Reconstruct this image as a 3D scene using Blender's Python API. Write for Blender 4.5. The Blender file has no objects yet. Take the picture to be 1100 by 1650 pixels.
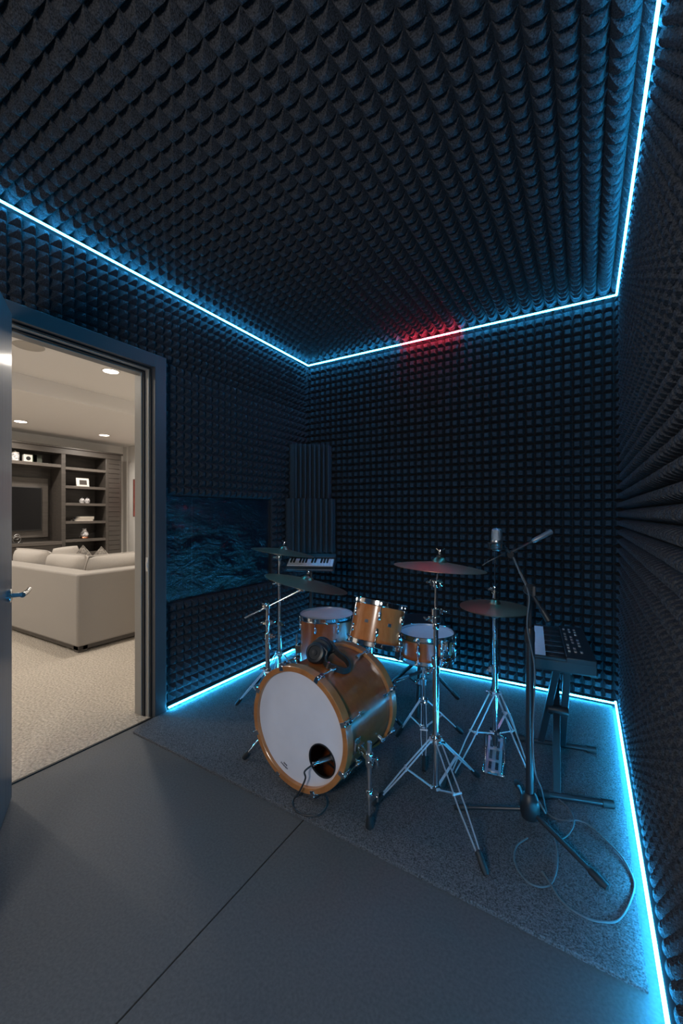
import bpy, math, random
from mathutils import Vector as V, Matrix
random.seed(7)
S = bpy.context.scene
COL = S.collection
R = math.radians
PI = math.pi

# ------------------------------------------------------------------ mesh builder
class MB:
    def __init__(s):
        s.v = []; s.f = []; s.m = []; s.cur = 0
    def add(s, vs, fs):
        b = len(s.v)
        s.v += [tuple(p) for p in vs]
        for f in fs:
            s.f.append(tuple(i + b for i in f)); s.m.append(s.cur)
        return s
    def box(s, c, size, M=None):
        c = V(c); h = [x / 2 for x in size]
        vs = []
        for x in (-1, 1):
            for y in (-1, 1):
                for z in (-1, 1):
                    p = V((x * h[0], y * h[1], z * h[2]))
                    if M is not None: p = M @ p
                    vs.append(c + p)
        return s.add(vs, [(0, 1, 3, 2), (4, 6, 7, 5), (0, 4, 5, 1), (2, 3, 7, 6), (0, 2, 6, 4), (1, 5, 7, 3)])
    def span(s, a, b):
        return s.box([(a[i] + b[i]) / 2 for i in range(3)], [abs(b[i] - a[i]) for i in range(3)])
    def tube(s, pts, r, n=10, cap=True):
        pts = [V(p) for p in pts]; k = len(pts)
        rs = r if isinstance(r, (list, tuple)) else [r] * k
        tang = []
        for i in range(k):
            a = pts[max(i - 1, 0)]; b = pts[min(i + 1, k - 1)]
            t = b - a
            tang.append(t.normalized() if t.length > 1e-9 else V((0, 0, 1)))
        ref = V((0, 0, 1)) if abs(tang[0].z) < .9 else V((1, 0, 0))
        u = tang[0].cross(ref).normalized()
        vs = []; fs = []
        for i in range(k):
            t = tang[i]
            u = (u - t * u.dot(t))
            u = u.normalized() if u.length > 1e-6 else t.orthogonal().normalized()
            w = t.cross(u)
            for j in range(n):
                q = 2 * PI * j / n
                vs.append(pts[i] + (u * math.cos(q) + w * math.sin(q)) * rs[i])
        for i in range(k - 1):
            for j in range(n):
                a = i * n + j; b = i * n + (j + 1) % n
                fs.append((a, b, b + n, a + n))
        if cap:
            fs.append(tuple(range(n - 1, -1, -1)))
            fs.append(tuple((k - 1) * n + j for j in range(n)))
        return s.add(vs, fs)
    def bar(s, a, b, w, t, side=None):
        """flat bar from a to b, w wide along `side`, t thick"""
        a = V(a); b = V(b); d = (b - a); L = d.length; d.normalize()
        side = V(side) if side is not None else d.orthogonal()
        side = (side - d * side.dot(d)).normalized()
        n = d.cross(side)
        M = Matrix((side, n, d)).transposed()
        return s.box((a + b) / 2, (w, t, L), M)
    def lathe(s, prof, o, ax=(0, 0, 1), n=32, closed=False, a0=0, a1=None):
        """prof: list of (r, h); revolved about axis through o"""
        o = V(o); ax = V(ax).normalized()
        ref = V((0, 0, 1)) if abs(ax.z) < .9 else V((0, 1, 0))
        u = ax.cross(ref).normalized(); w = ax.cross(u)
        k = len(prof); vs = []; fs = []
        for r, h in prof:
            for j in range(n):
                q = 2 * PI * j / n
                vs.append(o + ax * h + (u * math.cos(q) + w * math.sin(q)) * max(r, 1e-5))
        rng = k if closed else k - 1
        for i in range(rng):
            i2 = (i + 1) % k
            for j in range(n):
                a = i * n + j; b = i * n + (j + 1) % n
                c = i2 * n + (j + 1) % n; d = i2 * n + j
                fs.append((a, b, c, d))
        return s.add(vs, fs)
    def cyl(s, a, b, r, n=16):
        return s.tube([a, b], r, n)
    def ball(s, c, r, n=12, sq=(1, 1, 1)):
        vs = []; fs = []; m = n // 2
        for i in range(m + 1):
            t = PI * i / m
            for j in range(n):
                q = 2 * PI * j / n
                vs.append((c[0] + r * sq[0] * math.sin(t) * math.cos(q), c[1] + r * sq[1] * math.sin(t) * math.sin(q), c[2] + r * sq[2] * math.cos(t)))
        for i in range(m):
            for j in range(n):
                fs.append((i * n + j, (i + 1) * n + j, (i + 1) * n + (j + 1) % n, i * n + (j + 1) % n))
        return s.add(vs, fs)
    def build(s, name, mat, parent=None, smooth=35, bevel=0, seg=2, kind=None, label=None, loc=None):
        me = bpy.data.meshes.new(name)
        off = V((0, 0, 0))
        if parent is not None:
            p = parent
            while p is not None:
                off += p.location; p = p.parent
        elif loc is not None:
            off = V(loc)
        me.from_pydata([(V(p) - off)[:] for p in s.v], [], s.f)
        mats = mat if isinstance(mat, (list, tuple)) else [mat]
        for m in mats: me.materials.append(m)
        if len(mats) > 1: me.polygons.foreach_set('material_index', s.m)
        me.validate()
        import bmesh
        bm = bmesh.new(); bm.from_mesh(me)
        bmesh.ops.recalc_face_normals(bm, faces=bm.faces)
        bm.to_mesh(me); bm.free()
        if smooth:
            me.shade_smooth()
            me.set_sharp_from_angle(angle=R(smooth))
        o = bpy.data.objects.new(name, me); COL.objects.link(o)
        if parent is not None: o.parent = parent
        elif loc is not None: o.location = loc
        if bevel:
            b = o.modifiers.new('bevel', 'BEVEL'); b.width = bevel; b.segments = seg; b.limit_method = 'ANGLE'; b.angle_limit = R(40)
        if kind: o['kind'] = kind
        if label: o['label'] = label
        return o

def tag(o, label, cat, group=None):
    o['label'] = label; o['category'] = cat
    if group: o['group'] = group
    return o
def thing(name, label, cat, loc, group=None):
    o = bpy.data.objects.new(name, None); COL.objects.link(o)
    o.location = loc; o.empty_display_size = .05
    return tag(o, label, cat, group)
def shell_root(name, loc=(0, 0, 0)):
    o = bpy.data.objects.new(name, None); COL.objects.link(o)
    o.location = loc; o['kind'] = 'structure'
    return o
def copy_thing(o, loc, label):
    c = o.copy(); COL.objects.link(c); c.location = loc; c['label'] = label
    for ch in o.children:
        d = ch.copy(); COL.objects.link(d); d.parent = c
        for g in ch.children:
            e = g.copy(); COL.objects.link(e); e.parent = d
    return c
def smooth_path(pts, k=8):
    pts = [V(p) for p in pts]; out = []
    for i in range(len(pts) - 1):
        p0 = pts[max(i - 1, 0)]; p1 = pts[i]; p2 = pts[i + 1]; p3 = pts[min(i + 2, len(pts) - 1)]
        for j in range(k):
            t = j / k
            out.append(.5 * ((2 * p1) + (p2 - p0) * t + (2 * p0 - 5 * p1 + 4 * p2 - p3) * t * t + (3 * p1 - p0 - 3 * p2 + p3) * t ** 3))
    out.append(pts[-1])
    return out
def rotz(a):
    return Matrix.Rotation(a, 3, 'Z')

# ------------------------------------------------------------------ camera geometry (from the room's vanishing points)
CH = 1.18; YAW = R(30.9); FPX = 655.0
sn, cs = math.sin(YAW), math.cos(YAW)
def at(px, py, d):
    """world point seen at a pixel at depth d metres"""
    l = (px - 550) / FPX * d
    return V((l * cs - d * sn, l * sn + d * cs, CH - (py - 828) / FPX * d))
def fl(px, py, z=.012):
    return at(px, py, (CH - z) * FPX / (py - 828))

# ------------------------------------------------------------------ materials
def mat(name, col, rough=.5, metal=0, bump=0, bscale=200, var=0, vscale=None, coat=0, spec=.5, detail=2, bdist=.002, emit=None, estr=0, ior=None, sheen=0):
    m = bpy.data.materials.new(name); m.use_nodes = True
    nt = m.node_tree; b = nt.nodes['Principled BSDF']
    b.inputs['Base Color'].default_value = (*col, 1)
    b.inputs['Roughness'].default_value = rough
    b.inputs['Metallic'].default_value = metal
    b.inputs['Specular IOR Level'].default_value = spec
    b.inputs['Coat Weight'].default_value = coat
    b.inputs['Coat Roughness'].default_value = .12
    b.inputs['Sheen Weight'].default_value = sheen
    if emit:
        b.inputs['Emission Color'].default_value = (*emit, 1); b.inputs['Emission Strength'].default_value = estr
    if bump or var:
        tc = nt.nodes.new('ShaderNodeTexCoord')
        if bump:
            n = nt.nodes.new('ShaderNodeTexNoise'); n.inputs['Scale'].default_value = bscale; n.inputs['Detail'].default_value = detail
            nt.links.new(tc.outputs['Object'], n.inputs['Vector'])
            bp = nt.nodes.new('ShaderNodeBump'); bp.inputs['Strength'].default_value = bump; bp.inputs['Distance'].default_value = bdist
            nt.links.new(n.outputs['Fac'], bp.inputs['Height']); nt.links.new(bp.outputs['Normal'], b.inputs['Normal'])
        if var:
            n2 = nt.nodes.new('ShaderNodeTexNoise'); n2.inputs['Scale'].default_value = vscale or bscale; n2.inputs['Detail'].default_value = detail
            nt.links.new(tc.outputs['Object'], n2.inputs['Vector'])
            mr = nt.nodes.new('ShaderNodeMapRange'); mr.inputs[1].default_value = .3; mr.inputs[2].default_value = .7
            mr.inputs[3].default_value = 1 - var; mr.inputs[4].default_value = 1 + var
            nt.links.new(n2.outputs['Fac'], mr.inputs[0])
            mx = nt.nodes.new('ShaderNodeMix'); mx.data_type = 'RGBA'; mx.blend_type = 'MULTIPLY'; mx.inputs[0].default_value = 1
            mx.inputs[6].default_value = (*col, 1)
            nt.links.new(mr.outputs[0], mx.inputs[7]); nt.links.new(mx.outputs[2], b.inputs['Base Color'])
    return m

def wood(name, c1, c2, rough=.3, scale=(3, 3, 40), coat=.5, wscale=2.0, axis=None):
    m = bpy.data.materials.new(name); m.use_nodes = True
    nt = m.node_tree; b = nt.nodes['Principled BSDF']
    tc = nt.nodes.new('ShaderNodeTexCoord'); mp = nt.nodes.new('ShaderNodeMapping'); mp.inputs['Scale'].default_value = scale
    if axis: mp.inputs['Rotation'].default_value = axis
    n = nt.nodes.new('ShaderNodeTexNoise'); n.inputs['Scale'].default_value = wscale; n.inputs['Detail'].default_value = 6; n.inputs['Roughness'].default_value = .65
    r = nt.nodes.new('ShaderNodeValToRGB')
    r.color_ramp.elements[0].position = .3; r.color_ramp.elements[0].color = (*c1, 1)
    r.color_ramp.elements[1].position = .72; r.color_ramp.elements[1].color = (*c2, 1)
    nt.links.new(tc.outputs['Object'], mp.inputs['Vector']); nt.links.new(mp.outputs[0], n.inputs['Vector'])
    nt.links.new(n.outputs['Fac'], r.inputs[0]); nt.links.new(r.outputs[0], b.inputs['Base Color'])
    b.inputs['Roughness'].default_value = rough; b.inputs['Coat Weight'].default_value = coat; b.inputs['Coat Roughness'].default_value = .15
    return m

def emission(name, col, st):
    m = bpy.data.materials.new(name); m.use_nodes = True; nt = m.node_tree
    nt.nodes.remove(nt.nodes['Principled BSDF'])
    e = nt.nodes.new('ShaderNodeEmission'); e.inputs[0].default_value = (*col, 1); e.inputs[1].default_value = st
    nt.links.new(e.outputs[0], nt.nodes['Material Output'].inputs[0])
    return m

M = {}
M['foam'] = mat('charcoal_foam', (.037, .039, .045), .95, bump=1, bscale=230, var=.6, vscale=230, spec=.12, bdist=.004)
M['foamtrap'] = mat('charcoal_trap_foam', (.048, .052, .058), .95, bump=.6, bscale=420, var=.35, spec=.12)
M['rubber_floor'] = mat('grey_rubber_floor', (.080, .081, .083), .55, bump=.35, bscale=160, var=.16, vscale=120, spec=.35)
M['rug'] = mat('charcoal_rug_pile', (.100, .100, .106), .95, bump=1, bscale=230, var=.6, vscale=230, spec=.1, bdist=.004)
M['dark'] = mat('dark_wall_board', (.02, .022, .026), .9)
M['frame'] = mat('grey_painted_door_frame', (.055, .058, .064), .42, bump=.05, bscale=80)
M['jamb'] = mat('brushed_grey_jamb', (.30, .285, .26), .4, metal=.2)
M['gasket'] = mat('black_rubber_gasket', (.012, .012, .013), .6)
M['door'] = wood('grey_brushed_door', (.060, .061, .064), (.10, .10, .103), .46, (14, 14, .6), .15, 3)
M['chrome'] = mat('chrome', (.78, .80, .83), .13, metal=1, bump=.03, bscale=60)
M['satin'] = mat('satin_steel', (.55, .56, .58), .3, metal=1)
M['legmetal'] = mat('brushed_leg_steel', (.72, .72, .75), .42, metal=.75)
M['micgrey'] = mat('grey_mic_body', (.16, .17, .19), .35, metal=.5)
M['rubber'] = mat('black_rubber', (.014, .015, .016), .6, bump=.1)
M['blackmetal'] = mat('black_powder_coat', (.022, .023, .026), .33, spec=.6)
M['plastic'] = mat('black_plastic', (.016, .017, .019), .4)
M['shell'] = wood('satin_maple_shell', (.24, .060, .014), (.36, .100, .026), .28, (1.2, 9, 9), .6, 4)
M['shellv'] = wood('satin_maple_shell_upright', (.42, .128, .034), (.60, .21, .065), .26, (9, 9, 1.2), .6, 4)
M['shellshaded'] = wood('dark_shaded_maple_shell', (.24, .066, .017), (.37, .11, .03), .26, (9, 9, 1.2), .6, 4)  # maple darkened in colour for the weaker light on the floor tom; snare too
M['hoop'] = wood('natural_maple_hoop', (.32, .115, .034), (.47, .19, .062), .32, (6, 6, 6), .5, 3)
M['head'] = mat('coated_drum_head', (.66, .645, .70), .55, bump=.06, bscale=220, var=.04, vscale=9)
M['headring'] = mat('clear_grey_head_ring', (.36, .37, .41), .5)
M['bronze'] = mat('brown_bronze', (.40, .29, .19), .36, metal=1, bump=.04, bscale=35)
M['keywhite'] = mat('white_key_plastic', (.72, .72, .80), .3)
M['keyblack'] = mat('black_key_plastic', (.012, .012, .014), .25)
M['cable'] = mat('grey_cable_jacket', (.10, .11, .12), .5)
M['cableblack'] = mat('black_cable_jacket', (.02, .02, .022), .5)
M['mesh'] = mat('silver_mic_grille', (.32, .34, .37), .4, metal=.9, bump=.8, bscale=700)
M['glass'] = None
M['ink'] = mat('grey_ink', (.09, .09, .11), .5)
# lounge
M['plaster'] = mat('warm_white_plaster', (.80, .78, .75), .8, bump=.03, bscale=150)
M['ceilp'] = mat('white_ceiling_paint', (.80, .775, .75), .85)
M['carpet'] = mat('beige_loop_carpet', (.47, .42, .36), .95, bump=1, bscale=75, var=.32, vscale=75, spec=.1, bdist=.012, detail=3)
M['sofa'] = mat('greige_linen', (.31, .283, .255), .9, bump=.5, bscale=260, var=.12, vscale=260, sheen=.2)
M['sofacush'] = mat('light_linen_cushion', (.40, .365, .33), .9, bump=.45, bscale=240, var=.1, vscale=240, sheen=.2)
M['pillowdark'] = mat('patterned_taupe_fabric', (.20, .18, .16), .9, bump=.4, bscale=200, var=.7, vscale=60)
M['oak'] = wood('dark_stained_oak', (.040, .035, .031), (.085, .073, .065), .45, (5, 1.2, 22), .1, 3)
M['oaklight'] = wood('stained_oak_edge', (.066, .057, .051), (.12, .104, .092), .45, (5, 1.2, 22), .1, 3)
M['tv'] = mat('black_screen', (.006, .006, .007), .18, spec=.22)
M['white'] = mat('white_ceramic', (.75, .72, .68), .35)
M['pattern'] = mat('blue_white_ceramic', (.55, .54, .55), .3, var=.85, vscale=45)
M['copper'] = mat('copper', (.62, .30, .18), .3, metal=1)
M['green'] = mat('green_cloth', (.05, .12, .035), .6)
M['darkgreen'] = mat('grey_green_cloth', (.06, .07, .055), .6)
M['paper'] = mat('cream_pages', (.68, .62, .54), .8)
M['red'] = mat('red_canvas_print', (.26, .05, .035), .7, var=.5, vscale=9)
M['led'] = emission('cyan_led_ceiling', (.03, .47, 1.0), 84)
M['ledfloor'] = emission('cyan_led_floor', (.03, .47, 1.0), 84)
M['ledred'] = emission('red_led', (1.0, .05, .09), 125)
M['lampglow'] = emission('warm_lamp_glow', (1.0, .86, .68), 14)
M['fillglow'] = emission('neutral_fill_glow', (1.0, .93, .86), 35)  # glow of the added fill globe behind the camera

def window_film():
    m = bpy.data.materials.new('crinkled_dark_window_film'); m.use_nodes = True
    nt = m.node_tree; b = nt.nodes['Principled BSDF']
    b.inputs['Base Color'].default_value = (.006, .010, .016, 1); b.inputs['Roughness'].default_value = .10
    b.inputs['Specular IOR Level'].default_value = .8; b.inputs['Coat Weight'].default_value = .6; b.inputs['Coat Roughness'].default_value = .05
    tc = nt.nodes.new('ShaderNodeTexCoord'); mp = nt.nodes.new('ShaderNodeMapping'); mp.inputs['Scale'].default_value = (1, 1, 2.2)
    n = nt.nodes.new('ShaderNodeTexNoise'); n.inputs['Scale'].default_value = 6; n.inputs['Detail'].default_value = 7; n.inputs['Roughness'].default_value = .62
    n.inputs['Distortion'].default_value = .6
    bp = nt.nodes.new('ShaderNodeBump'); bp.inputs['Strength'].default_value = .7; bp.inputs['Distance'].default_value = .03
    nt.links.new(tc.outputs['Object'], mp.inputs[0]); nt.links.new(mp.outputs[0], n.inputs['Vector'])
    nt.links.new(n.outputs['Fac'], bp.inputs['Height']); nt.links.new(bp.outputs['Normal'], b.inputs['Normal']); nt.links.new(bp.outputs['Normal'], b.inputs['Coat Normal'])
    return m
M['film'] = window_film()

# ------------------------------------------------------------------ studio shell
XL, XR, YB, ZT = -2.146, .166, 3.0, 2.52          # where the LED lines run
GAP = .070
GAPR = .056
xl, xr, yb, zt = XL - GAP, XR + GAPR, YB + GAP, ZT + GAP   # boards behind the foam
YF = -1.7
D0, D1, DZ = .68, 1.458, 2.024                     # doorway in the left wall
W0, W1, WZ0, WZ1 = 1.545, 2.557, .624, 1.30        # window in the left wall

PYR = ((.5, 0), (.46, .06), (.27, .62), (.15, .93), (.07, 1))
BLK = ((.5, 0), (.45, .08), (.33, .66), (.27, .94), (.235, 1))
TILE = ((.5, 0), (.42, .30), (.31, .66), (.19, .92), (.08, 1))
def foam(mb, o, u, v, n, nu, nv, pu, pv, h=.050, skip=None, base=.006, shape=None):
    """rows of blunt pyramids on a thin base: origin o, steps pu along u and pv along v, growing along n"""
    o, u, v, n = V(o), V(u), V(v), V(n)
    prof = [(r, base + (h - base) * q) for r, q in (shape or PYR)]
    for i in range(nu):
        for j in range(nv):
            if skip and skip(i, j): continue
            c = o + u * ((i + .5) * pu) + v * ((j + .5) * pv)
            vs = []; fs = []
            du, dv = random.uniform(-.02, .02) * pu, random.uniform(-.02, .02) * pv
            hh = random.uniform(.97, 1.02)
            for k, (r, z) in enumerate(prof):
                q = k / 4
                for a, b in ((-1, -1), (1, -1), (1, 1), (-1, 1)):
                    vs.append(c + u * (a * r * pu + du * q) + v * (b * r * pv + dv * q) + n * (z * (hh if k > 1 else 1)))
            for k in range(4):
                for a in range(4):
                    b = (a + 1) % 4
                    fs.append((k * 4 + a, k * 4 + b, k * 4 + 4 + b, k * 4 + 4 + a))
            fs.append((16, 17, 18, 19))
            mb.add(vs, fs)
    a, b = u * (nu * pu), v * (nv * pv)
    if not skip:
        vs = [o, o + a, o + a + b, o + b]; vs += [p + n * base for p in vs]
        mb.add(vs, [(0, 1, 5, 4), (1, 2, 6, 5), (2, 3, 7, 6), (3, 0, 4, 7)])
def foam_fit(mb, o, u, v, n, lu, lv, p, h=.05, base=.006, pu=None, shape=None):
    nu = max(1, round(lu / (pu or p))); nv = max(1, round(lv / p))
    foam(mb, o, u, v, n, nu, nv, lu / nu, lv / nv, h, None, base, shape)

# floor: two rubber sheets meeting in a seam
mb = MB()
SX = -.93
mb.span((-2.148, YF, -.05), (SX - .002, yb + .1, 0)); mb.span((SX + .002, YF, -.05), (xr + .1, yb + .1, 0))
mb.span((-2.148, YF, -.06), (xr + .1, yb + .1, -.05))
mb.build('floor', M['rubber_floor'], kind='structure', bevel=.0015)

wl = shell_root('wall_left', (xl, 0, 0))
mb = MB(); T = .095
X0, X1 = xl - T, xl
mb.span((X0, YF, 0), (X1, D0, zt)); mb.span((X0, D0, DZ), (X1, D1, zt)); mb.span((X0, D1, 0), (X1, W0, zt))
mb.span((X0, W0, 0), (X1, W1, WZ0)); mb.span((X0, W0, WZ1), (X1, W1, zt)); mb.span((X0, W1, 0), (X1, yb + .1, zt))
mb.build('wall_board', M['dark'], wl, smooth=0)
mb = MB(); P = .0556; FY0 = 1.537
yv, zv, xn = (0, 1, 0), (0, 0, 1), (1, 0, 0)
foam_fit(mb, (xl, -1.2, 2.105), yv, zv, xn, yb - .012 + 1.2, .425, P)
foam_fit(mb, (xl, FY0, WZ1), yv, zv, xn, yb - .012 - FY0, 2.105 - WZ1, P, base=.02)
foam_fit(mb, (xl, W1, WZ0), yv, zv, xn, yb - .012 - W1, WZ1 - WZ0, P, base=.02)
foam_fit(mb, (xl, FY0, .022), yv, zv, xn, yb - .012 - FY0, WZ0 - .022, P, base=.02)
foam_fit(mb, (xl, -1.2, .022), yv, zv, xn, D0 - .08 + 1.2, 2.105 - .022, P)
mb.build('foam_lining', M['foam'], wl, smooth=0)

wb = shell_root('wall_back', (0, yb, 0))
MB().span((xl - T, yb, 0), (xr + .1, yb + .1, zt)).build('wall_board', M['dark'], wb, smooth=0)
mb = MB(); foam_fit(mb, (xl + .012, yb, .022), (1, 0, 0), zv, (0, -1, 0), xr - xl - .024, zt - .05, .056, shape=BLK)
mb.build('foam_lining', M['foam'], wb, smooth=0)

wr = shell_root('wall_right', (xr, 0, 0))
MB().span((xr, YF, 0), (xr + .1, yb, zt)).build('wall_board', M['dark'], wr, smooth=0)
mb = MB(); foam_fit(mb, (xr, -.6, .022), yv, zv, (-1, 0, 0), yb - .012 + .6, zt - .05, .0565, shape=TILE)
mb.build('foam_lining', M['foam'], wr, smooth=0)

ce = shell_root('ceiling', (0, 0, zt))
MB().span((xl - T, YF, zt), (xr + .1, yb + .1, zt + .08)).build('ceiling_board', M['dark'], ce, smooth=0)
mb = MB(); foam_fit(mb, (xl + .012, -1.2, zt), (1, 0, 0), yv, (0, 0, -1), xr - xl - .024, yb - .012 + 1.2, .056, h=.046, pu=.0725, shape=TILE)
mb.build('foam_lining', M['foam'], ce, smooth=0)
MB().span((xl - T, YF - .1, 0), (xr + .1, YF, zt)).build('wall_front', M['dark'], kind='structure', smooth=0)

# door frame
fr = shell_root('trim_1', (xl, D1, 0))
mb = MB()
cx1 = XL + .018
mb.span((xl, D1 + .004, 0), (cx1, 1.535, DZ + .078)); mb.span((xl, D0 - .078, DZ + .004), (cx1, D1 + .004, DZ + .078)); mb.span((xl, D0 - .078, 0), (cx1, D0 - .004, DZ + .004))
mb.build('casing', M['frame'], fr, bevel=.002)
mb = MB()
xb = -2.285
mb.span((xb, D1 - .022, 0), (-2.222, D1 + .004, DZ + .004)); mb.span((xb, D0, DZ - .022), (-2.222, D1 - .022, DZ + .004)); mb.span((xb, D0 - .004, 0), (-2.222, D0 + .022, DZ - .022))
mb.span((-2.204, D1 - .008, 0), (-2.172, D1 + .004, DZ + .004)); mb.span((-2.204, D0, DZ - .008), (-2.172, D1 - .008, DZ + .004))
mb.build('jamb', M['jamb'], fr, bevel=.0015)
mb = MB()
mb.span((-2.222, D1 - .016, 0), (-2.204, D1 + .003, DZ)); mb.span((-2.222, D0, DZ - .016), (-2.204, D1 - .016, DZ))
mb.span((-2.172, D1 - .004, 0), (-2.160, D1 + .003, DZ)); mb.span((-2.172, D0, DZ - .004), (-2.160, D1 - .004, DZ))
mb.build('gasket', M['gasket'], fr)
mb = MB(); mb.span((-2.200, D1 - .0105, .845), (-2.176, D1 - .0075, .925)); mb.box((-2.188, D1 - .011, .885), (.012, .004, .03))
mb.build('strike_plate', M['satin'], fr, bevel=.001)
MB().span((-2.156, D0, -.004), (XL + .006, D1, .005)).build('trim_2', M['gasket'], kind='structure', bevel=.003)

# open door leaf with its lever
hp = V((-2.03, .742, 0)); td = V((.87, -.493, 0)).normalized(); nd = V((.493, .87, 0)).normalized()
Md = Matrix((td, nd, V((0, 0, 1)))).transposed()
dr = shell_root('door_1', hp)
mb = MB(); mb.box(hp + td * .39 - nd * .0225 + V((0, 0, 1.008)), (.78, .045, 1.996), Md)
mb.build('leaf', M['door'], dr, bevel=.003)
ho = hp + td * .065 + V((0, 0, .853))
mb = MB(); mb.lathe([(.001, 0), (.027, 0), (.027, .008), (.022, .011), (.001, .011)], ho, nd, 28)
mb.tube([ho + nd * .01, ho + nd * .045], .0095, 14)
mb.tube(smooth_path([ho + nd * .045 + td * .006, ho + nd * .048 - td * .02, ho + nd * .05 - td * .06, ho + nd * .050 - td * .125 + V((0, 0, .003))]), [.011] * 8 + [.010] * 8 + [.0085] * 9, 14)
mb.build('lever_handle', M['chrome'], dr)

# window with crinkled film in two sheets
wi = shell_root('window_1', (xl, W0, WZ0))
seam = 1.79
for a, b, dx in ((W0, seam - .002, .004), (seam + .002, W1, .0)):
    mb = MB(); mb.span((xl - .012 + dx, a, WZ0), (xl - .004 + dx, b, WZ1)); mb.build('pane', M['film'], wi, smooth=0)
mb = MB()
for a, b in (((W0, WZ0), (W1, WZ0 + .006)), ((W0, WZ1 - .006), (W1, WZ1)), ((W0, WZ0), (W0 + .006, WZ1)), ((W1 - .006, WZ0), (W1, WZ1))):
    mb.span((xl - .014, a[0], a[1]), (xl + .004, b[0], b[1]))
mb.build('window_frame', M['blackmetal'], wi)

# LED strips on the edges
LR = .0048
def strip(name, a, b, lab, back, red=None):
    a, b, back = V(a), V(b), V(back); d = (b - a).normalized(); bn = back.normalized(); th = d.cross(bn).normalized() * .0015
    t = thing(name, lab, 'light strip', (a + b) / 2, 'led light strips on the room edges')
    lm = M['led'] if a.z > 1 else M['ledfloor']
    runs = [(a, b, 'diode_run', lm, None)]
    if red:
        p, q = a + d * red[0], a + d * red[1]
        runs = [(a, p, 'diode_run', lm, None), (p, q, 'red_diode_run', M['ledred'], 'red glowing stretch'), (q, b, 'diode_run', lm, None)]
    for p, q, nm, m, l in runs:
        MB().tube([p, q], LR, 8).build(nm, m, t, label=l)
    o = bn * (LR * .9); mb = MB()
    vs = [p + k + e for p in (a, b) for k in (o, back) for e in (th, -th)]
    mb.add(vs, [(0, 1, 3, 2), (4, 6, 7, 5), (0, 4, 5, 1), (2, 3, 7, 6), (0, 2, 6, 4), (1, 5, 7, 3)])
    mb.build('mounting_batten', M['dark'], t, smooth=0)
strip('led_strip', (XL, -1.2, ZT), (XL, YB, ZT), 'cyan LED strip along the ceiling edge above the doorway', (xl - XL, 0, zt - ZT))
strip('led_strip', (XL, YB, ZT), (XR, YB, ZT), 'cyan LED strip with a red stretch along the ceiling edge of the back wall', (0, yb - YB, zt - ZT), (.90, 1.37))
strip('led_strip', (XR, -.5, ZT), (XR, YB, ZT), 'cyan LED strip along the ceiling edge from the corner over the keyboard towards the viewer', (xr - XR, 0, zt - ZT))
strip('led_strip', (XL + .026, 1.545, .030), (XL + .026, YB - .03, .030), 'cyan LED strip on the floor under the dark window', (xl - XL - .026, 0, -.018))
strip('led_strip', (XL + .03, YB - .036, .032), (XR - .012, YB - .036, .032), 'cyan LED strip on the floor along the back wall behind the drums', (0, yb - YB + .036, -.018))
strip('led_strip', (XR - .007, -.3, .040), (XR - .007, YB - .03, .040), 'cyan LED strip on the floor past the keyboard and the loose cables', (xr - XR + .007, 0, -.018))

# rug
mb = MB()
rp = [(-2.085, 1.30), (.135, 1.243), (.142, 2.975), (-2.12, 2.975), (-2.125, 1.44)]
vs = [(x, y, 0) for x, y in rp] + [(x, y, .011) for x, y in rp]; k = len(rp)
mb.add(vs, [tuple(range(k, 2 * k))] + [(i, (i + 1) % k, (i + 1) % k + k, i + k) for i in range(k)])
tag(mb.build('drum_rug', M['rug'], bevel=.003, loc=(-1, 2.1, 0)), 'charcoal carpet rug under the whole drum kit', 'rug')
RZ = .011

# corner bass traps
def bass_trap(z0, z1, a, b, lab):
    A = V((xl + .03, yb - .03 - a, 0)); B = V((xl + .03 + b, yb - .03, 0)); C = V((xl + .03, yb - .03, 0))
    d = (B - A); nrm = V((d.y, -d.x, 0)).normalized(); N = 8
    pts = []
    A2 = A + V((.045, 0, 0)); B2 = B + V((0, -.045, 0)); d2 = B2 - A2
    for i in range(N):
        for q, e in ((0, 0), (.10, 0.0), (.38, .040), (.62, .040), (.90, 0)):
            pts.append(A2 + d2 * ((i + q) / N) + nrm * (e + .012))
    pts.append(B2 + nrm * .012)
    ring = [C, A] + pts + [B]
    k = len(ring)
    mb = MB(); vs = [p + V((0, 0, z0)) for p in ring] + [p + V((0, 0, z1)) for p in ring]
    mb.add(vs, [(i, (i + 1) % k, (i + 1) % k + k, i + k) for i in range(k)] + [tuple(range(k)), tuple(range(2 * k - 1, k - 1, -1))])
    tag(mb.build('bass_trap', M['foamtrap'], smooth=0, loc=(xl + .05, yb - .05, z0)), lab, 'acoustic foam', 'corner bass traps')
bass_trap(1.312, 1.775, .27, .27, 'upper ribbed grey foam bass trap in the corner')
bass_trap(.85, 1.310, .32, .31, 'lower ribbed grey foam bass trap in the corner, behind the small keyboard')

# ------------------------------------------------------------------ drums
def ring_frame(ax):
    ax = V(ax).normalized()
    ref = V((0, 0, 1)) if abs(ax.z) < .9 else V((0, 1, 0))
    u = ax.cross(ref).normalized(); w = ax.cross(u)
    return ax, u, w

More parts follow.
